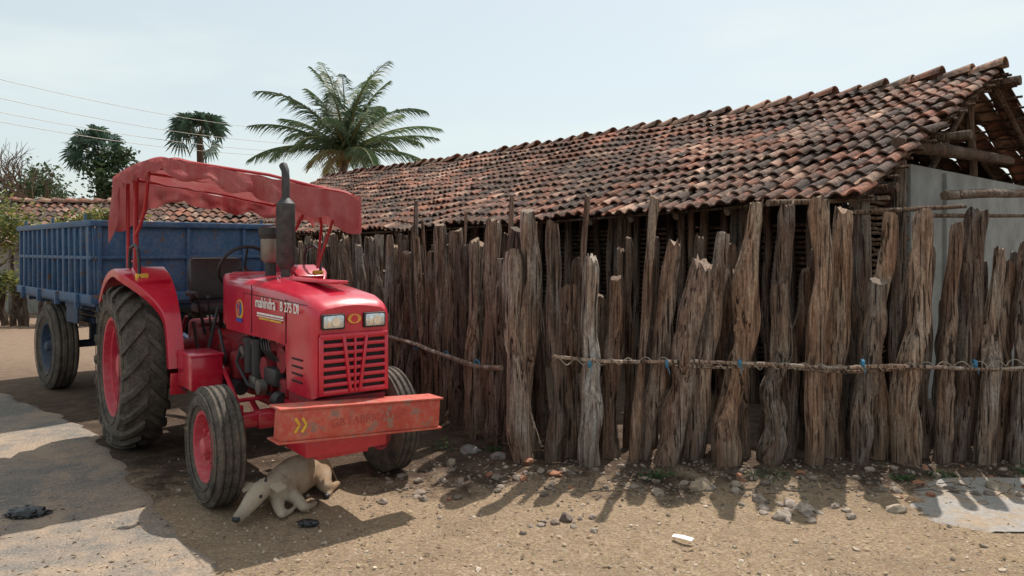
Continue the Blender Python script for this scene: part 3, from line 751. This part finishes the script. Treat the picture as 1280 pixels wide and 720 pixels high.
fs.append(list(range((len(rings)-1)*n,len(rings)*n))); fs.append(list(range(n))[::-1])
mb.add(vs,fs)
mb.box((1.85,0,1.395),(1.1,.12,.02),.008)
mb.build('bonnet',[M_red],TR,ang=32)
mb=MB()
for sy in (-1,1):
    mb.box((1.58,sy*.272,1.19),(.006,.004,.33)); mb.box((2.19,sy*.266,1.15),(.006,.004,.28))
    mb.box((1.88,sy*.2705,1.285),(1.3,.004,.004),0,rot=(0,.02,0))
    for k in range(4): mb.box((2.36,sy*.262,.80+k*.045),(.16,.006,.012),.002)
mb.build('bonnet_seams',[M_grille],TR)
mb=MB(); mb.box((2.589,0,.915),(.01,.425,.33)); mb.build('grille_mesh',[M_grille],TR)
mb=MB(); gx=2.600
for k in range(8): mb.box((gx,0,.755+k*.0465),(.022,.43,.024 if k not in (0,7) else .03),.006)
for y in (-.212,.212): mb.box((gx,y,.915),(.024,.026,.35),.006)
for sy in (-1,1):
    mb.box((gx+.006,sy*.052,.915),(.03,.022,.345),.006,rot=(sy*-.13,0,0))
mb.box((gx+.004,0,.915),(.026,.014,.34),.004); mb.box((gx+.004,0,1.088),(.03,.44,.03),.008)
mb.build('grille_bars',[M_red],TR)
mb=MB()
for y in (-.135,.135): mb.box((2.592,y,1.172),(.03,.150,.092),.010)
mb.build('headlight_bezel',[M_black],TR)
mb=MB()
for y in (-.135,.135): mb.box((2.604,y,1.172),(.022,.132,.076),.012)
mb.build('headlight',[M_lens],TR)
mb=MB()
for y in (-.135,.135): mb.box((2.612,y-.03,1.172),(.012,.03,.06),.004); mb.tube([(2.60,y+.01,1.172),(2.618,y+.01,1.172)],.026,14)
mb.build('headlight_bulb',[M_chrome],TR)
mb=MB(); mb.tube([(2.585,0,1.185),(2.603,0,1.185)],.036,20,M=Matrix.Translation((0,0,1.185))@Matrix.Diagonal((1,1.25,.8,1))@Matrix.Translation((0,0,-1.185))); 
mb.build('badge',[M_gold],TR)
mb=MB(); mb.tube([(2.600,0,1.185),(2.606,0,1.185)],.022,16); mb.build('badge_centre',[M_red],TR)
def text(s,size,loc,rot,mat,name,ext=.001):
    cu=bpy.data.curves.new(name,'FONT'); cu.body=s; cu.size=size; cu.extrude=ext; cu.offset=.0012 if size>.08 else 0
    o=bpy.data.objects.new(name+'_tmp',cu); scene.collection.objects.link(o)
    dg=bpy.context.evaluated_depsgraph_get(); me=bpy.data.meshes.new_from_object(o.evaluated_get(dg)); bpy.data.objects.remove(o)
    ob=bpy.data.objects.new(name,me); scene.collection.objects.link(ob); me.materials.clear(); me.materials.append(mat)
    ob.parent=TR; ob.location=loc; ob.rotation_euler=rot; return ob
text('mahindra',.100,(1.66,-.2745,1.213),(math.radians(90),0,0),M_white,'side_lettering')
text('B 275 DI',.085,(2.11,-.2735,1.213),(math.radians(90),0,0),M_white,'model_lettering')
mb=MB(); mb.box((1.93,-.2725,1.172),(.48,.003,.013)); mb.box((1.93,-.2725,1.155),(.48,.003,.006)); mb.build('side_stripe',[M_white],TR)
mb=MB(); mb.box((1.93,-.2722,1.140),(.40,.003,.012)); mb.build('side_stripe_gold',[M_yel],TR)
mb=MB(); mb.box((1.34,-.2725,1.19),(.16,.004,.23),.0,0)
mb.build('decal',[M_red],TR)
mb=MB(); mb.tube([(1.34,-.274,1.17),(1.34,-.278,1.17)],.075,14); mb.build('decal_yellow',[M_yel],TR)
mb=MB(); mb.tube([(1.34,-.277,1.18),(1.34,-.281,1.18)],.055,14);mb.box((1.34,-.279,1.10),(.12,.004,.03),.0); mb.build('decal_figure',[M_bluedec],TR)
mb=MB(); mb.tube([(1.345,-.280,1.215),(1.345,-.284,1.215)],.022,12); mb.box((1.33,-.282,1.16),(.05,.004,.06)); mb.build('decal_red',[M_bump],TR)
mb=MB(); mb.box((.93,0,1.22),(.16,.50,.40),.03); mb.box((.84,0,1.33),(.05,.34,.2),.02,rot=(0,-.3,0)); mb.build('dash_cowl',[M_red],TR)
mb=MB(); mb.box((.80,0,1.34),(.03,.26,.13),.01,rot=(0,-.3,0)); mb.build('instrument_panel',[M_black],TR)
mb=MB()
mb.box((1.65,0,.80),(.95,.30,.46),.03); mb.box((1.6,0,.56),(.85,.24,.16),.03); mb.box((.85,0,.72),(.75,.34,.40),.05); mb.box((.15,0,.72),(.85,.40,.42),.06)
mb.box((-.25,0,.82),(.4,.34,.3),.04); mb.tube([(0,-.62,.655),(0,.62,.655)],[.14,.14],18); mb.tube([(0,-.40,.655),(0,-.2,.655)],[.17,.2],18); mb.tube([(0,.40,.655),(0,.2,.655)],[.17,.2],18)
mb.box((1.62,-.17,.95),(.7,.05,.07),.01); mb.box((1.15,-.2,.75),(.16,.14,.2),.03)
for k in range(6): mb.box((1.35+k*.12,-.165,.78),(.02,.03,.34),.005)
mb.box((2.15,0,.60),(.55,.30,.16),.02); mb.box((2.35,0,.68),(.42,.46,.07),.01)
mb.tube([(1.72,-.16,.80),(1.72,-.24,.80)],.075,16); mb.tube([(.75,-.17,.80),(.75,-.24,.80)],.09,16)
mb.tube([(1.98,-.15,.88),(1.98,-.215,.88)],.085,18); mb.box((2.0,-.12,.70),(.12,.2,.12),.02)
mb.build('engine_block',[M_redd],TR)
mb=MB()
for x in (1.45,1.60): 
    mb.tube([(x,-.235,.74),(x,-.235,.95)],.042,14); mb.tube([(x,-.235,.95),(x,-.235,.985)],.052,14)
mb.box((1.85,-.20,.76),(.22,.10,.12),.02); 
for k in range(4): mb.tube([(1.76+k*.06,-.2,.85),(1.76+k*.05,-.26,.93),(1.6+k*.05,-.22,1.02)],.007,6)
mb.tube([(1.2,-.22,.9),(1.35,-.3,.8),(1.5,-.27,.66),(1.9,-.2,.62)],.012,7)
mb.tube([(2.08,-.16,1.0),(2.12,-.2,.85),(2.10,-.15,.7)],.026,10)
mb.tube([(1.95,-.22,.62),(2.05,-.22,.62)],.06,14); mb.tube([(1.05,-.25,.62),(1.3,-.25,.60)],.05,12)
mb.tube([(.95,-.3,1.0),(1.1,-.3,.8),(1.05,-.35,.55)],.012,6); mb.tube([(.75,-.25,1.15),(.72,-.33,.75),(.8,-.36,.6)],.013,6)
mb.tube([(.25,-.3,1.0),(.5,-.33,.8),(.7,-.3,.62)],.014,6); mb.tube([(.3,-.22,.9),(.33,-.28,1.15),(.36,-.3,1.22)],.012,6)
mb.build('engine_fittings',[M_black],TR)
mb=MB(); mb.tube([(1.75,-.24,.68),(1.75,-.29,.68)],.05,14); mb.tube([(1.3,-.19,.86),(1.3,-.25,.86)],.05,14); mb.box((1.5,-.2,.68),(.12,.1,.08),.015)
for k in range(5): mb.tube([(1.38+k*.15,-.195,1.0),(1.38+k*.15,-.24,1.0)],.012,6)
mb.build('fuel_pump',[M_steel],TR)
mb=MB(); mb.box((1.03,-.46,.72),(.36,.22,.24),.012); mb.box((1.03,-.46,.845),(.375,.235,.02),.006); mb.box((1.0,-.32,.70),(.2,.12,.05),.005); mb.build('tool_box',[M_red],TR)
mb=MB(); mb.box((1.9,0,.50),(.13,.72,.11),.02)
for sy in (-1,1):
    mb.box((1.9,sy*.36,.505),(.10,.26,.085),.012); mb.tube([(1.89,sy*.47,.36),(1.89,sy*.47,.60)],.04,12); mb.tube([(1.88,sy*.45,.372),(1.88,sy*.60,.372)],.035,12)
    mb.tube([(1.86,sy*.46,.585),(1.72,sy*.42,.60)],.018,8)
    mb.tube([(1.25,sy*.16,.48),(1.86,sy*.3,.47)],.028,8)
mb.tube([(1.72,.42,.60),(1.72,-.42,.60)],.014,8); mb.tube([(.95,-.30,.78),(1.72,-.42,.61)],.016,8)
mb.build('front_axle',[M_red],TR)
mb=MB(); 
for y in (-.2,.2): mb.box((2.36,y,.585),(.62,.05,.12),.008)
mb.box((2.45,-.05,.46),(.34,.52,.13),.012); mb.box((2.45,-.05,.385),(.20,.34,.06),.008)
mb.build('front_frame',[M_red],TR)
BM=Matrix.Translation((2.70,0,.605))@Euler((math.radians(-3.5),0,0)).to_matrix().to_4x4()
mb=MB(); mb.box((0,0,0),(.11,1.02,.17),.008,M=BM); mb.box((-.02,0,.091),(.17,1.05,.012),.003,M=BM); mb.box((-.02,0,-.091),(.17,1.05,.012),.003,M=BM)
mb.build('bumper',[M_bump],TR)
mb=MB()
for k in (0,1):
    y=-.42+k*.040
    for s_ in (-1,1): mb.box((.0575,y,s_*.020),(.003,.015,.046),0,rot=(s_*.55,0,0),M=BM)
mb.build('bumper_chevron',[M_yel],TR)
ob=text('GB FABRICATOR',.066,(2.7562,-.22,.590),(math.radians(90),0,math.radians(90)),M_bumpt,'bumper_lettering')
mb=MB(); mb.tube([(1.5,0,1.38),(1.5,0,1.46)],.035,12); mb.tube([(1.5,0,1.46),(1.5,0,1.50),(1.5,0,1.93),(1.5,0,1.97)],[.04,.066,.066,.03],18); mb.tube([(1.5,0,1.95),(1.5,0,2.12),(1.49,.0,2.17),(1.45,0,2.21)],[.028,.028,.028,.03],12)
mb.build('exhaust',[M_muff],TR)
mb=MB(); mb.tube([(1.2,0,1.38),(1.2,0,1.50)],.04,12); mb.tube([(1.2,0,1.68),(1.2,0,1.715)],[.075,.085],18); mb.tube([(1.2,0,1.715),(1.2,0,1.765),(1.2,0,1.78)],[.088,.088,.04],18); mb.build('air_cleaner',[M_black],TR)
mb=MB(); mb.tube([(1.2,0,1.50),(1.2,0,1.53),(1.2,0,1.68)],[.05,.072,.074],18); mb.build('air_cleaner_bowl',[M_steel],TR)
def fender(sy):
    mb=MB(); n=24; a0,a1=math.radians(4),math.radians(140); rf=.765; vs=[];fs=[]
    ins=.50*sy
    def rad(a): return rf+.035*max(0,math.sin(2*(a-math.radians(20))))**2
    def outs(a):
        d_=math.degrees(a); u=min(1,max(0,(d_-30)/45)); u=u*u*(3-2*u); return (.60+.25*u)*sy
    for i in range(n+1):
        a=a0+(a1-a0)*i/n; r_=rad(a); c,s_=math.cos(a),math.sin(a); ou=outs(a)
        for (y,rr) in ((ins,r_),(ins,r_+.012),(ou,r_+.012),(ou+sy*.012,r_+.002),(ou+sy*.012,r_-.055),(ou,r_-.055),(ou,r_)):
            vs.append((c*rr,y,.655+s_*rr))
    m=7
    for i in range(n):
        for k in range(m): fs.append([i*m+k,i*m+(k+1)%m,(i+1)*m+(k+1)%m,(i+1)*m+k])
    fs+=[list(range(m)),list(range(n*m,n*m+m))]
    mb.add(vs,fs)
    vs=[];fs=[]
    for i in range(n+1):
        a=a0+(a1-a0)*i/n; r_=rad(a); c,s_=math.cos(a),math.sin(a); vs.append((c*r_,ins,.655+s_*r_)); vs.append((c*r_*.25,ins,.655+s_*r_*.30))
    for i in range(n): fs.append([2*i,2*i+1,2*i+3,2*i+2])
    mb.add(vs,fs)
    mb.box((.80,sy*.55,.60),(.02,.12,.16),.004,rot=(0,.08,0))
    mb.box((.33,sy*.64,1.395),(.24,.24,.05),.01,rot=(0,.42,0))
    mb.build('fender_'+('left' if sy>0 else 'right'),[M_red],TR,ang=40)
fender(-1); fender(1)
mb=MB()
for sy in (-1,1):
    mb.box((.62,sy*.36,.56),(.5,.34,.02),.004)
    mb.tube([(.05,sy*.74,1.43),(.05,sy*.74,1.54),(.09,sy*.74,1.61),(.25,sy*.74,1.64),(.36,sy*.74,1.60),(.40,sy*.74,1.50),(.42,sy*.74,1.34)],.013,8)
    mb.tube([(.5,sy*.35,.58),(.55,sy*.36,.78)],.01,6); mb.box((.55,sy*.36,.79),(.08,.06,.015),.003,rot=(0,.5,0))
    mb.tube([(.4,sy*.2,.9),(.45,sy*.24,1.2)],.009,6); vs,fs=ico(2); mb.add([v*.02 for v in vs],fs,0,(1,1,1),Matrix.Translation((.45,sy*.24,1.21)))
mb.tube([(.9,0,1.3),(.62,0,1.44)],.025,10)
C=Vector((.60,0,1.45)); ax=Vector((-.87,0,.5)).normalized(); u=Vector((0,1,0)); v_=ax.cross(u)
mb.tube([C+(u*math.cos(a)+v_*math.sin(a))*.20 for a in [i*math.pi/14 for i in range(29)]],.013,8,caps=False)
for a in (0.5,2.6,4.7): mb.tube([C,C+(u*math.cos(a)+v_*math.sin(a))*.2],.009,6)
mb.build('steering_wheel_and_controls',[M_black],TR)
mb=MB(); mb.box((.08,0,1.10),(.42,.46,.09),.035); mb.box((-.15,0,1.34),(.09,.46,.38),.04,rot=(0,-.18,0))
for sy in (-1,1): mb.box((.02,sy*.25,1.22),(.3,.05,.05),.02)
mb.build('seat',[M_seat],TR)
mb=MB(); mb.tube([(.08,0,.9),(.08,0,1.06)],.05,10); 
for sy in (-1,1): mb.tube([(-.1,sy*.2,1.05),(-.2,sy*.22,1.3),(-.24,sy*.2,1.52)],.014,8)
mb.tube([(-.24,-.2,1.52),(-.24,.2,1.52)],.014,8)
mb.build('seat_frame',[M_black],TR)
mb=MB(); mb.box((-.42,0,.55),(.4,.12,.05),.008); mb.box((-.58,0,.52),(.12,.4,.06),.008)
for sy in (-1,1): mb.tube([(-.2,sy*.25,.6),(-.75,sy*.3,.5)],.025,8); mb.tube([(-.35,sy*.2,1.0),(-.55,sy*.28,.55)],.018,8)
mb.build('hitch',[M_redd],TR)
mb=MB()
for sy in (-1,1): mb.box((.40,sy*.72,1.385),(.05,.09,.06),.01)
mb.build('side_lamp',[M_yel],TR)
x0,x1=-.60,1.18
def cz(x,y): return 2.185-.10*(y/.72)-.03*((x-.3)/.85)**2
mb=MB()
for sy in (-1,1):
    y=sy*.66
    zt=cz(-.1,y)-.03
    mb.tube([(-.12,y,1.40),(-.12,y,zt-.12),(-.08,y,zt-.03),(.02,y,zt)],.021,9)
    mb.tube([(-.42,y,1.28),(-.44,y,zt-.1),(-.40,y,zt-.02)],.015,8)
    mb.tube([(-.12,y,1.72),(.05,y,1.80),(.22,y,1.93),(.36,y,zt+.0)],.015,8)
    mb.tube([(-.12,y,1.5),(-.43,y,1.5)],.011,6)
    mb.tube([(x0+.02,y+sy*.03,cz(x0,y)-.02),(.3,y+sy*.03,cz(.3,y)-.02),(x1-.02,y+sy*.03,cz(x1,y)-.02)],.015,8)
    mb.box((-.12,y,1.425),(.1,.1,.012),.002)
for x in (x0+.02,-.1,.3,.72,x1-.02): mb.tube([(x,-.68,cz(x,-.68)-.022),(x,0,cz(x,0)+.01),(x,.68,cz(x,.68)-.022)],.012,8)
mb.tube([(.9,.5,1.45),(.95,.58,1.75),(1.05,.64,cz(1.05,.64)-.02)],.013,8); mb.tube([(.9,.5,1.45),(.75,.6,1.8),(.5,.66,cz(.5,.66)-.02)],.012,8)
mb.build('canopy_frame',[M_frame],TR)
mb=MB(); nx,ny=64,48; vs=[];fs=[]
for i in range(nx+1):
    for j in range(ny+1):
        x=x0+(x1-x0)*i/nx; y=-.75+1.5*j/ny
        rib=abs(math.sin((x-x0)/(x1-x0)*math.pi*4)); e=max(0,(abs(y)-.62)/.13); e2=max(0,(abs(x-(x0+x1)/2)-(x1-x0)/2+.09)/.09)
        z=cz(x,y)+.025-.045*rib*(1-.5*e)-.045*e**2-.045*min(1,e2)**2+.020*noise.noise(Vector((x*4,y*5,0)))+.010*noise.noise(Vector((x*14,y*9,0)))
        vs.append((x,y,z))
for i in range(nx):
    for j in range(ny): a=i*(ny+1)+j; fs.append([a,a+1,a+ny+2,a+ny+1])
mb.add(vs,fs)
def valance(pa,pb,n,outv,lenf):
    vs=[];fs=[]; m=8
    for i in range(n+1):
        u=i/n; x=pa[0]+(pb[0]-pa[0])*u; y=pa[1]+(pb[1]-pa[1])*u
        ln=lenf(u)*(1+.2*noise.noise(Vector((u*9,x,y))))
        for k in range(m+1):
            w_=k/m; fold=(.024*math.sin(u*n*.42+3*noise.noise(Vector((u*5,1,2))))+.045*noise.noise(Vector((u*12,w_*2,x))))*w_
            z=cz(max(x0,min(x1,x)),max(-.74,min(.74,y)))-.018-ln*w_
            vs.append((x+outv[0]*(.012*math.sin(w_*2)+fold),y+outv[1]*(.012*math.sin(w_*2)+fold),z))
    for i in range(n):
        for k in range(m): a=i*(m+1)+k; fs.append([a,a+1,a+m+2,a+m+1])
    mb.add(vs,fs)
sc_=lambda u,k,b,d_: b+d_*abs(math.sin(u*math.pi*k))
valance((x0,-.75),(x1,-.75),100,(0,-1),lambda u:sc_(u,6,.10,.05)+(.46*max(0,1-u/.20)**.7 if u<.20 else 0)-(.03 if u>.8 else 0))
valance((x1,-.75),(x1,.75),90,(1,0),lambda u:sc_(u,5,.09,.05)+.20*u**2)
valance((x1,.75),(x0,.75),80,(0,1),lambda u:sc_(u,6,.23,.05)*(1-.3*u))
valance((x0,.75),(x0,-.75),80,(-1,0),lambda u:sc_(u,5,.10,.05)+(.34*(u-.7)/.3 if u>.7 else 0))
mb.build('canopy',[M_cloth],TR,ang=70)

# ---------------------------------------------------------------- trailer
TL=empty('farm_trailer',(-3.46,7.94,0),math.radians(-45))
wheel('wheel_right',TL,(-1.77,-.80,.49),.495,.25,-1,rimR=.27,rimmat=M_blued,rib=True)
wheel('wheel_left',TL,(-1.77,.80,.49),.495,.25,1,rimR=.27,rimmat=M_blued,rib=True)
mb=MB(); Lx=2.95; zb,zt=1.08,1.86
mb.box((-Lx/2,0,zb-.02),(Lx,1.8,.05),.006)
for sy in (-1,1):
    y=sy*.90
    mb.box((-Lx/2,y,(zb+zt)/2),(Lx,.012,zt-zb),.002,rot=(sy*-.03,0,0))
    mb.box((-Lx/2,y+sy*.025,zt),(Lx+.06,.06,.06),.008); mb.box((-Lx/2,y+sy*.02,zb+.03),(Lx+.04,.06,.09),.008)
    mb.box((-Lx/2,y+sy*.02,(zb+zt)/2+.05),(Lx,.04,.035),.006)
    for k in range(14): mb.box((-.08-k*(Lx-.16)/13,y+sy*.022,(zb+zt)/2),(.035 if k%4 else .07,.045,zt-zb-.05),.008)
    for k in range(4): mb.box((-.35-k*.75,y+sy*.06,zb+.0),(.05,.05,.14),.008)
    for k in range(3): mb.tube([(-.2-k*1.2,y+sy*.03,zt+.02),(-.2-k*1.2,y+sy*.03,zt+.09)],.014,7)
for x in (-.01,-Lx+.01):
    mb.box((x,0,(zb+zt)/2),(.014,1.78,zt-zb),.002); mb.box((x+(.03 if x>-1 else -.03),0,zt),(.06,1.9,.06),.008); mb.box((x+(.03 if x>-1 else -.03),0,zb+.03),(.06,1.9,.09),.008)
    for k in (0,1,3.5,6,7): mb.box((x+(.022 if x>-1 else -.022),-.86+k*1.72/7,(zb+zt)/2),(.04,.035,zt-zb-.05),.006)
    mb.box((x+(.02 if x>-1 else -.02),0,(zb+zt)/2+.05),(.035,1.8,.035),.006)
mb.build('body',[M_blue],TL)
mb=MB()
for sy in (-1,1): mb.box((-Lx/2,sy*.38,zb-.13),(Lx,.07,.16),.006); mb.tube([(0-.2,sy*.38,.95),(.55,sy*.10,.62),(.95,0,.56)],.04,8); mb.box((-1.77,sy*.5,.78),(.8,.06,.07),.01); mb.box((-1.77,sy*.5,.86),(.55,.06,.04),.01)
for k in range(6): mb.box((-.1-k*.55,0,zb-.075),(.06,1.7,.06),.006)
mb.tube([(-1.77,-.8,.49),(-1.77,.8,.49)],.045,10); mb.box((-1.77,0,.62),(.12,.9,.2),.01)
for sy in (-1,1): mb.box((-.9,sy*.86,.93),(.4,.02,.22),.004); 
mb.tube([(.3,.25,.1),(.3,.25,.8)],.03,8)
mb.build('chassis',[M_blued],TL)

# ---------------------------------------------------------------- calf (one continuous remeshed body)
t=NT('calf_hide'); v=t.map(); n1=t.noise(v,6,5,.6); n2=t.noise(t.map((1,1,3)),120,4,.7); sp=t.n('ShaderNodeSeparateXYZ'); t.l(v,sp.inputs[0])
f=t.math('ADD',t.math('MULTIPLY',t.math('SUBTRACT',sp.outputs[1],4.58),2.6),t.math('MULTIPLY',t.math('SUBTRACT',n1,.5),2.0),True)
c=t.mix(f,(.46,.38,.29),(.33,.20,.11)); c=t.mix(t.ramp(n1,[(.54,0),(.62,.4)]),c,(.19,.13,.09)); c=t.mix(t.ramp(n2,[(.3,.4),(.6,0)]),c,(.12,.09,.07))
muz=t.math('MULTIPLY',t.math('SUBTRACT',4.34,sp.outputs[1]),9.0,True); c=t.mix(t.math('MULTIPLY',muz,.75),c,(.10,.08,.07))
t.col(c); t.set(.85,0,.2); t.bump(n2,.5,.006); M_hide=t.m
mb=MB()
def chain(pts):
    vs,fs=ico(2)
    for (a,ra),(b,rb) in zip(pts,pts[1:]):
        a,b=Vector(a),Vector(b); k=max(2,int((b-a).length/(min(ra,rb)*.35))+1)
        for i in range(k+1):
            u=i/k; p=a.lerp(b,u); r_=ra+(rb-ra)*u; mb.add([v*r_ for v in vs],fs,0,(1,1,1),Matrix.Translation(p))
chain([((-1.345,5.06,.125),.100),((-1.36,4.98,.130),.118),((-1.41,4.82,.130),.132),((-1.44,4.70,.125),.122),((-1.45,4.62,.125),.095),((-1.475,4.555,.150),.064),((-1.50,4.50,.165),.056),((-1.515,4.46,.150),.062),((-1.535,4.41,.120),.056),((-1.558,4.355,.082),.043),((-1.575,4.31,.058),.036),((-1.580,4.295,.052),.035)])
chain([((-1.30,4.99,.115),.095),((-1.25,4.90,.09),.062),((-1.215,4.83,.06),.040),((-1.185,4.93,.032),.024),((-1.17,5.00,.030),.022),((-1.185,4.86,.020),.015),((-1.19,4.80,.018),.019)])
chain([((-1.395,4.62,.10),.062),((-1.32,4.57,.07),.040),((-1.26,4.50,.040),.030),((-1.235,4.56,.025),.019),((-1.225,4.635,.020),.018)])
chain([((-1.44,4.56,.08),.048),((-1.40,4.47,.045),.034),((-1.365,4.41,.032),.027),((-1.345,4.47,.020),.018),((-1.335,4.52,.018),.018)])
chain([((-1.33,5.13,.15),.016),((-1.25,5.15,.08),.012),((-1.20,5.09,.02),.011),((-1.17,5.03,.016),.016)])
chain([((-1.30,5.07,.165),.030),((-1.34,5.05,.185),.030)])
raw=mb.build('calf_raw',[M_hide])
rm=raw.modifiers.new('r','REMESH'); rm.mode='VOXEL'; rm.voxel_size=.0085
sm=raw.modifiers.new('s','SMOOTH'); sm.iterations=7; sm.factor=.5
dg=bpy.context.evaluated_depsgraph_get(); cm=bpy.data.meshes.new_from_object(raw.evaluated_get(dg)); bpy.data.objects.remove(raw)
cm.materials.clear(); cm.materials.append(M_hide); cm.polygons.foreach_set('use_smooth',[True]*len(cm.polygons))
calf=bpy.data.objects.new('lying_calf',cm); scene.collection.objects.link(calf)
mb=MB()
for sx in (-1,1):
    b=Vector((-1.508+sx*.050,4.478,.185)); tip=b+Vector((sx*.095,.035,-.02)); m=b.lerp(tip,.55)
    up1=Vector((0,.030,.020)); vs=[b-up1*.35,b+up1*.35,m+up1+Vector((0,0,-.008)),tip,m-up1+Vector((0,0,-.008))]; vs2=[q+Vector((0,0,-.007)) for q in vs]
    mb.add(vs+vs2,[[0,1,2,3,4],[9,8,7,6,5],[0,5,6,1],[1,6,7,2],[2,7,8,3],[3,8,9,4],[4,9,5,0]])
o=mb.build('ears',[M_hide],None,ang=70); o.parent=calf
mb=MB(); vs,fs=ico(2)
for sx in (-1,1):
    mb.add([q*.011 for q in vs],fs,0,(1,1,1),Matrix.Translation((-1.534+sx*.050,4.395,.142))); mb.add([q*.006 for q in vs],fs,0,(1,1,1),Matrix.Translation((-1.583+sx*.016,4.264,.062)))
    mb.tube([(-1.508+sx*.025,4.475,.205),(-1.508+sx*.032,4.478,.232)],[.010,.005],7)
mb.add([Vector((q.x*.026,q.y*.012,q.z*.016)) for q in vs],fs,0,(1,1,1),Matrix.Translation((-1.584,4.268,.050)))
for p in ((-1.191,4.785,.017),(-1.223,4.652,.018),(-1.332,4.535,.018)): mb.add([Vector((q.x*.020,q.y*.024,q.z*.016)) for q in vs],fs,0,(1,1,1),Matrix.Translation(p))
o=mb.build('eyes_nose_hooves',[M_black]); o.parent=calf

# ---------------------------------------------------------------- litter
M_plastic=simple('black_plastic',(.012,.012,.014),.3,0,.3,20,.6,.5)
def bag(name,x,y,r):
    vs,fs=ico(4); mb=MB(); o=Vector((x*7,y*3,0)); out=[]
    for v in vs:
        k=1+.55*abs(noise.noise(v*2.2+o))-.3*abs(noise.noise(v*5+o)); out.append(Vector((v.x*r*1.3*k,v.y*r*.8*k,max(-.01,v.z*r*.42*k+.01))))
    mb.add(out,fs,0,(1,1,1),Matrix.Translation((x,y,gh(x,y)+.012))); mb.build(name,[M_plastic],ang=60)
bag('plastic_bag',-2.9,4.45,.085); bag('plastic_bag.001',-1.18,4.3,.045)
mb=MB(); mb.add([(.88,4.1,.02),(.93,4.04,.03),(.97,4.02,.025),(.99,4.05,.03),(.94,4.08,.035),(.9,4.13,.022)],[[0,1,4,5],[1,2,3,4]]); mb.build('paper_scrap',[M_white],smooth=False)
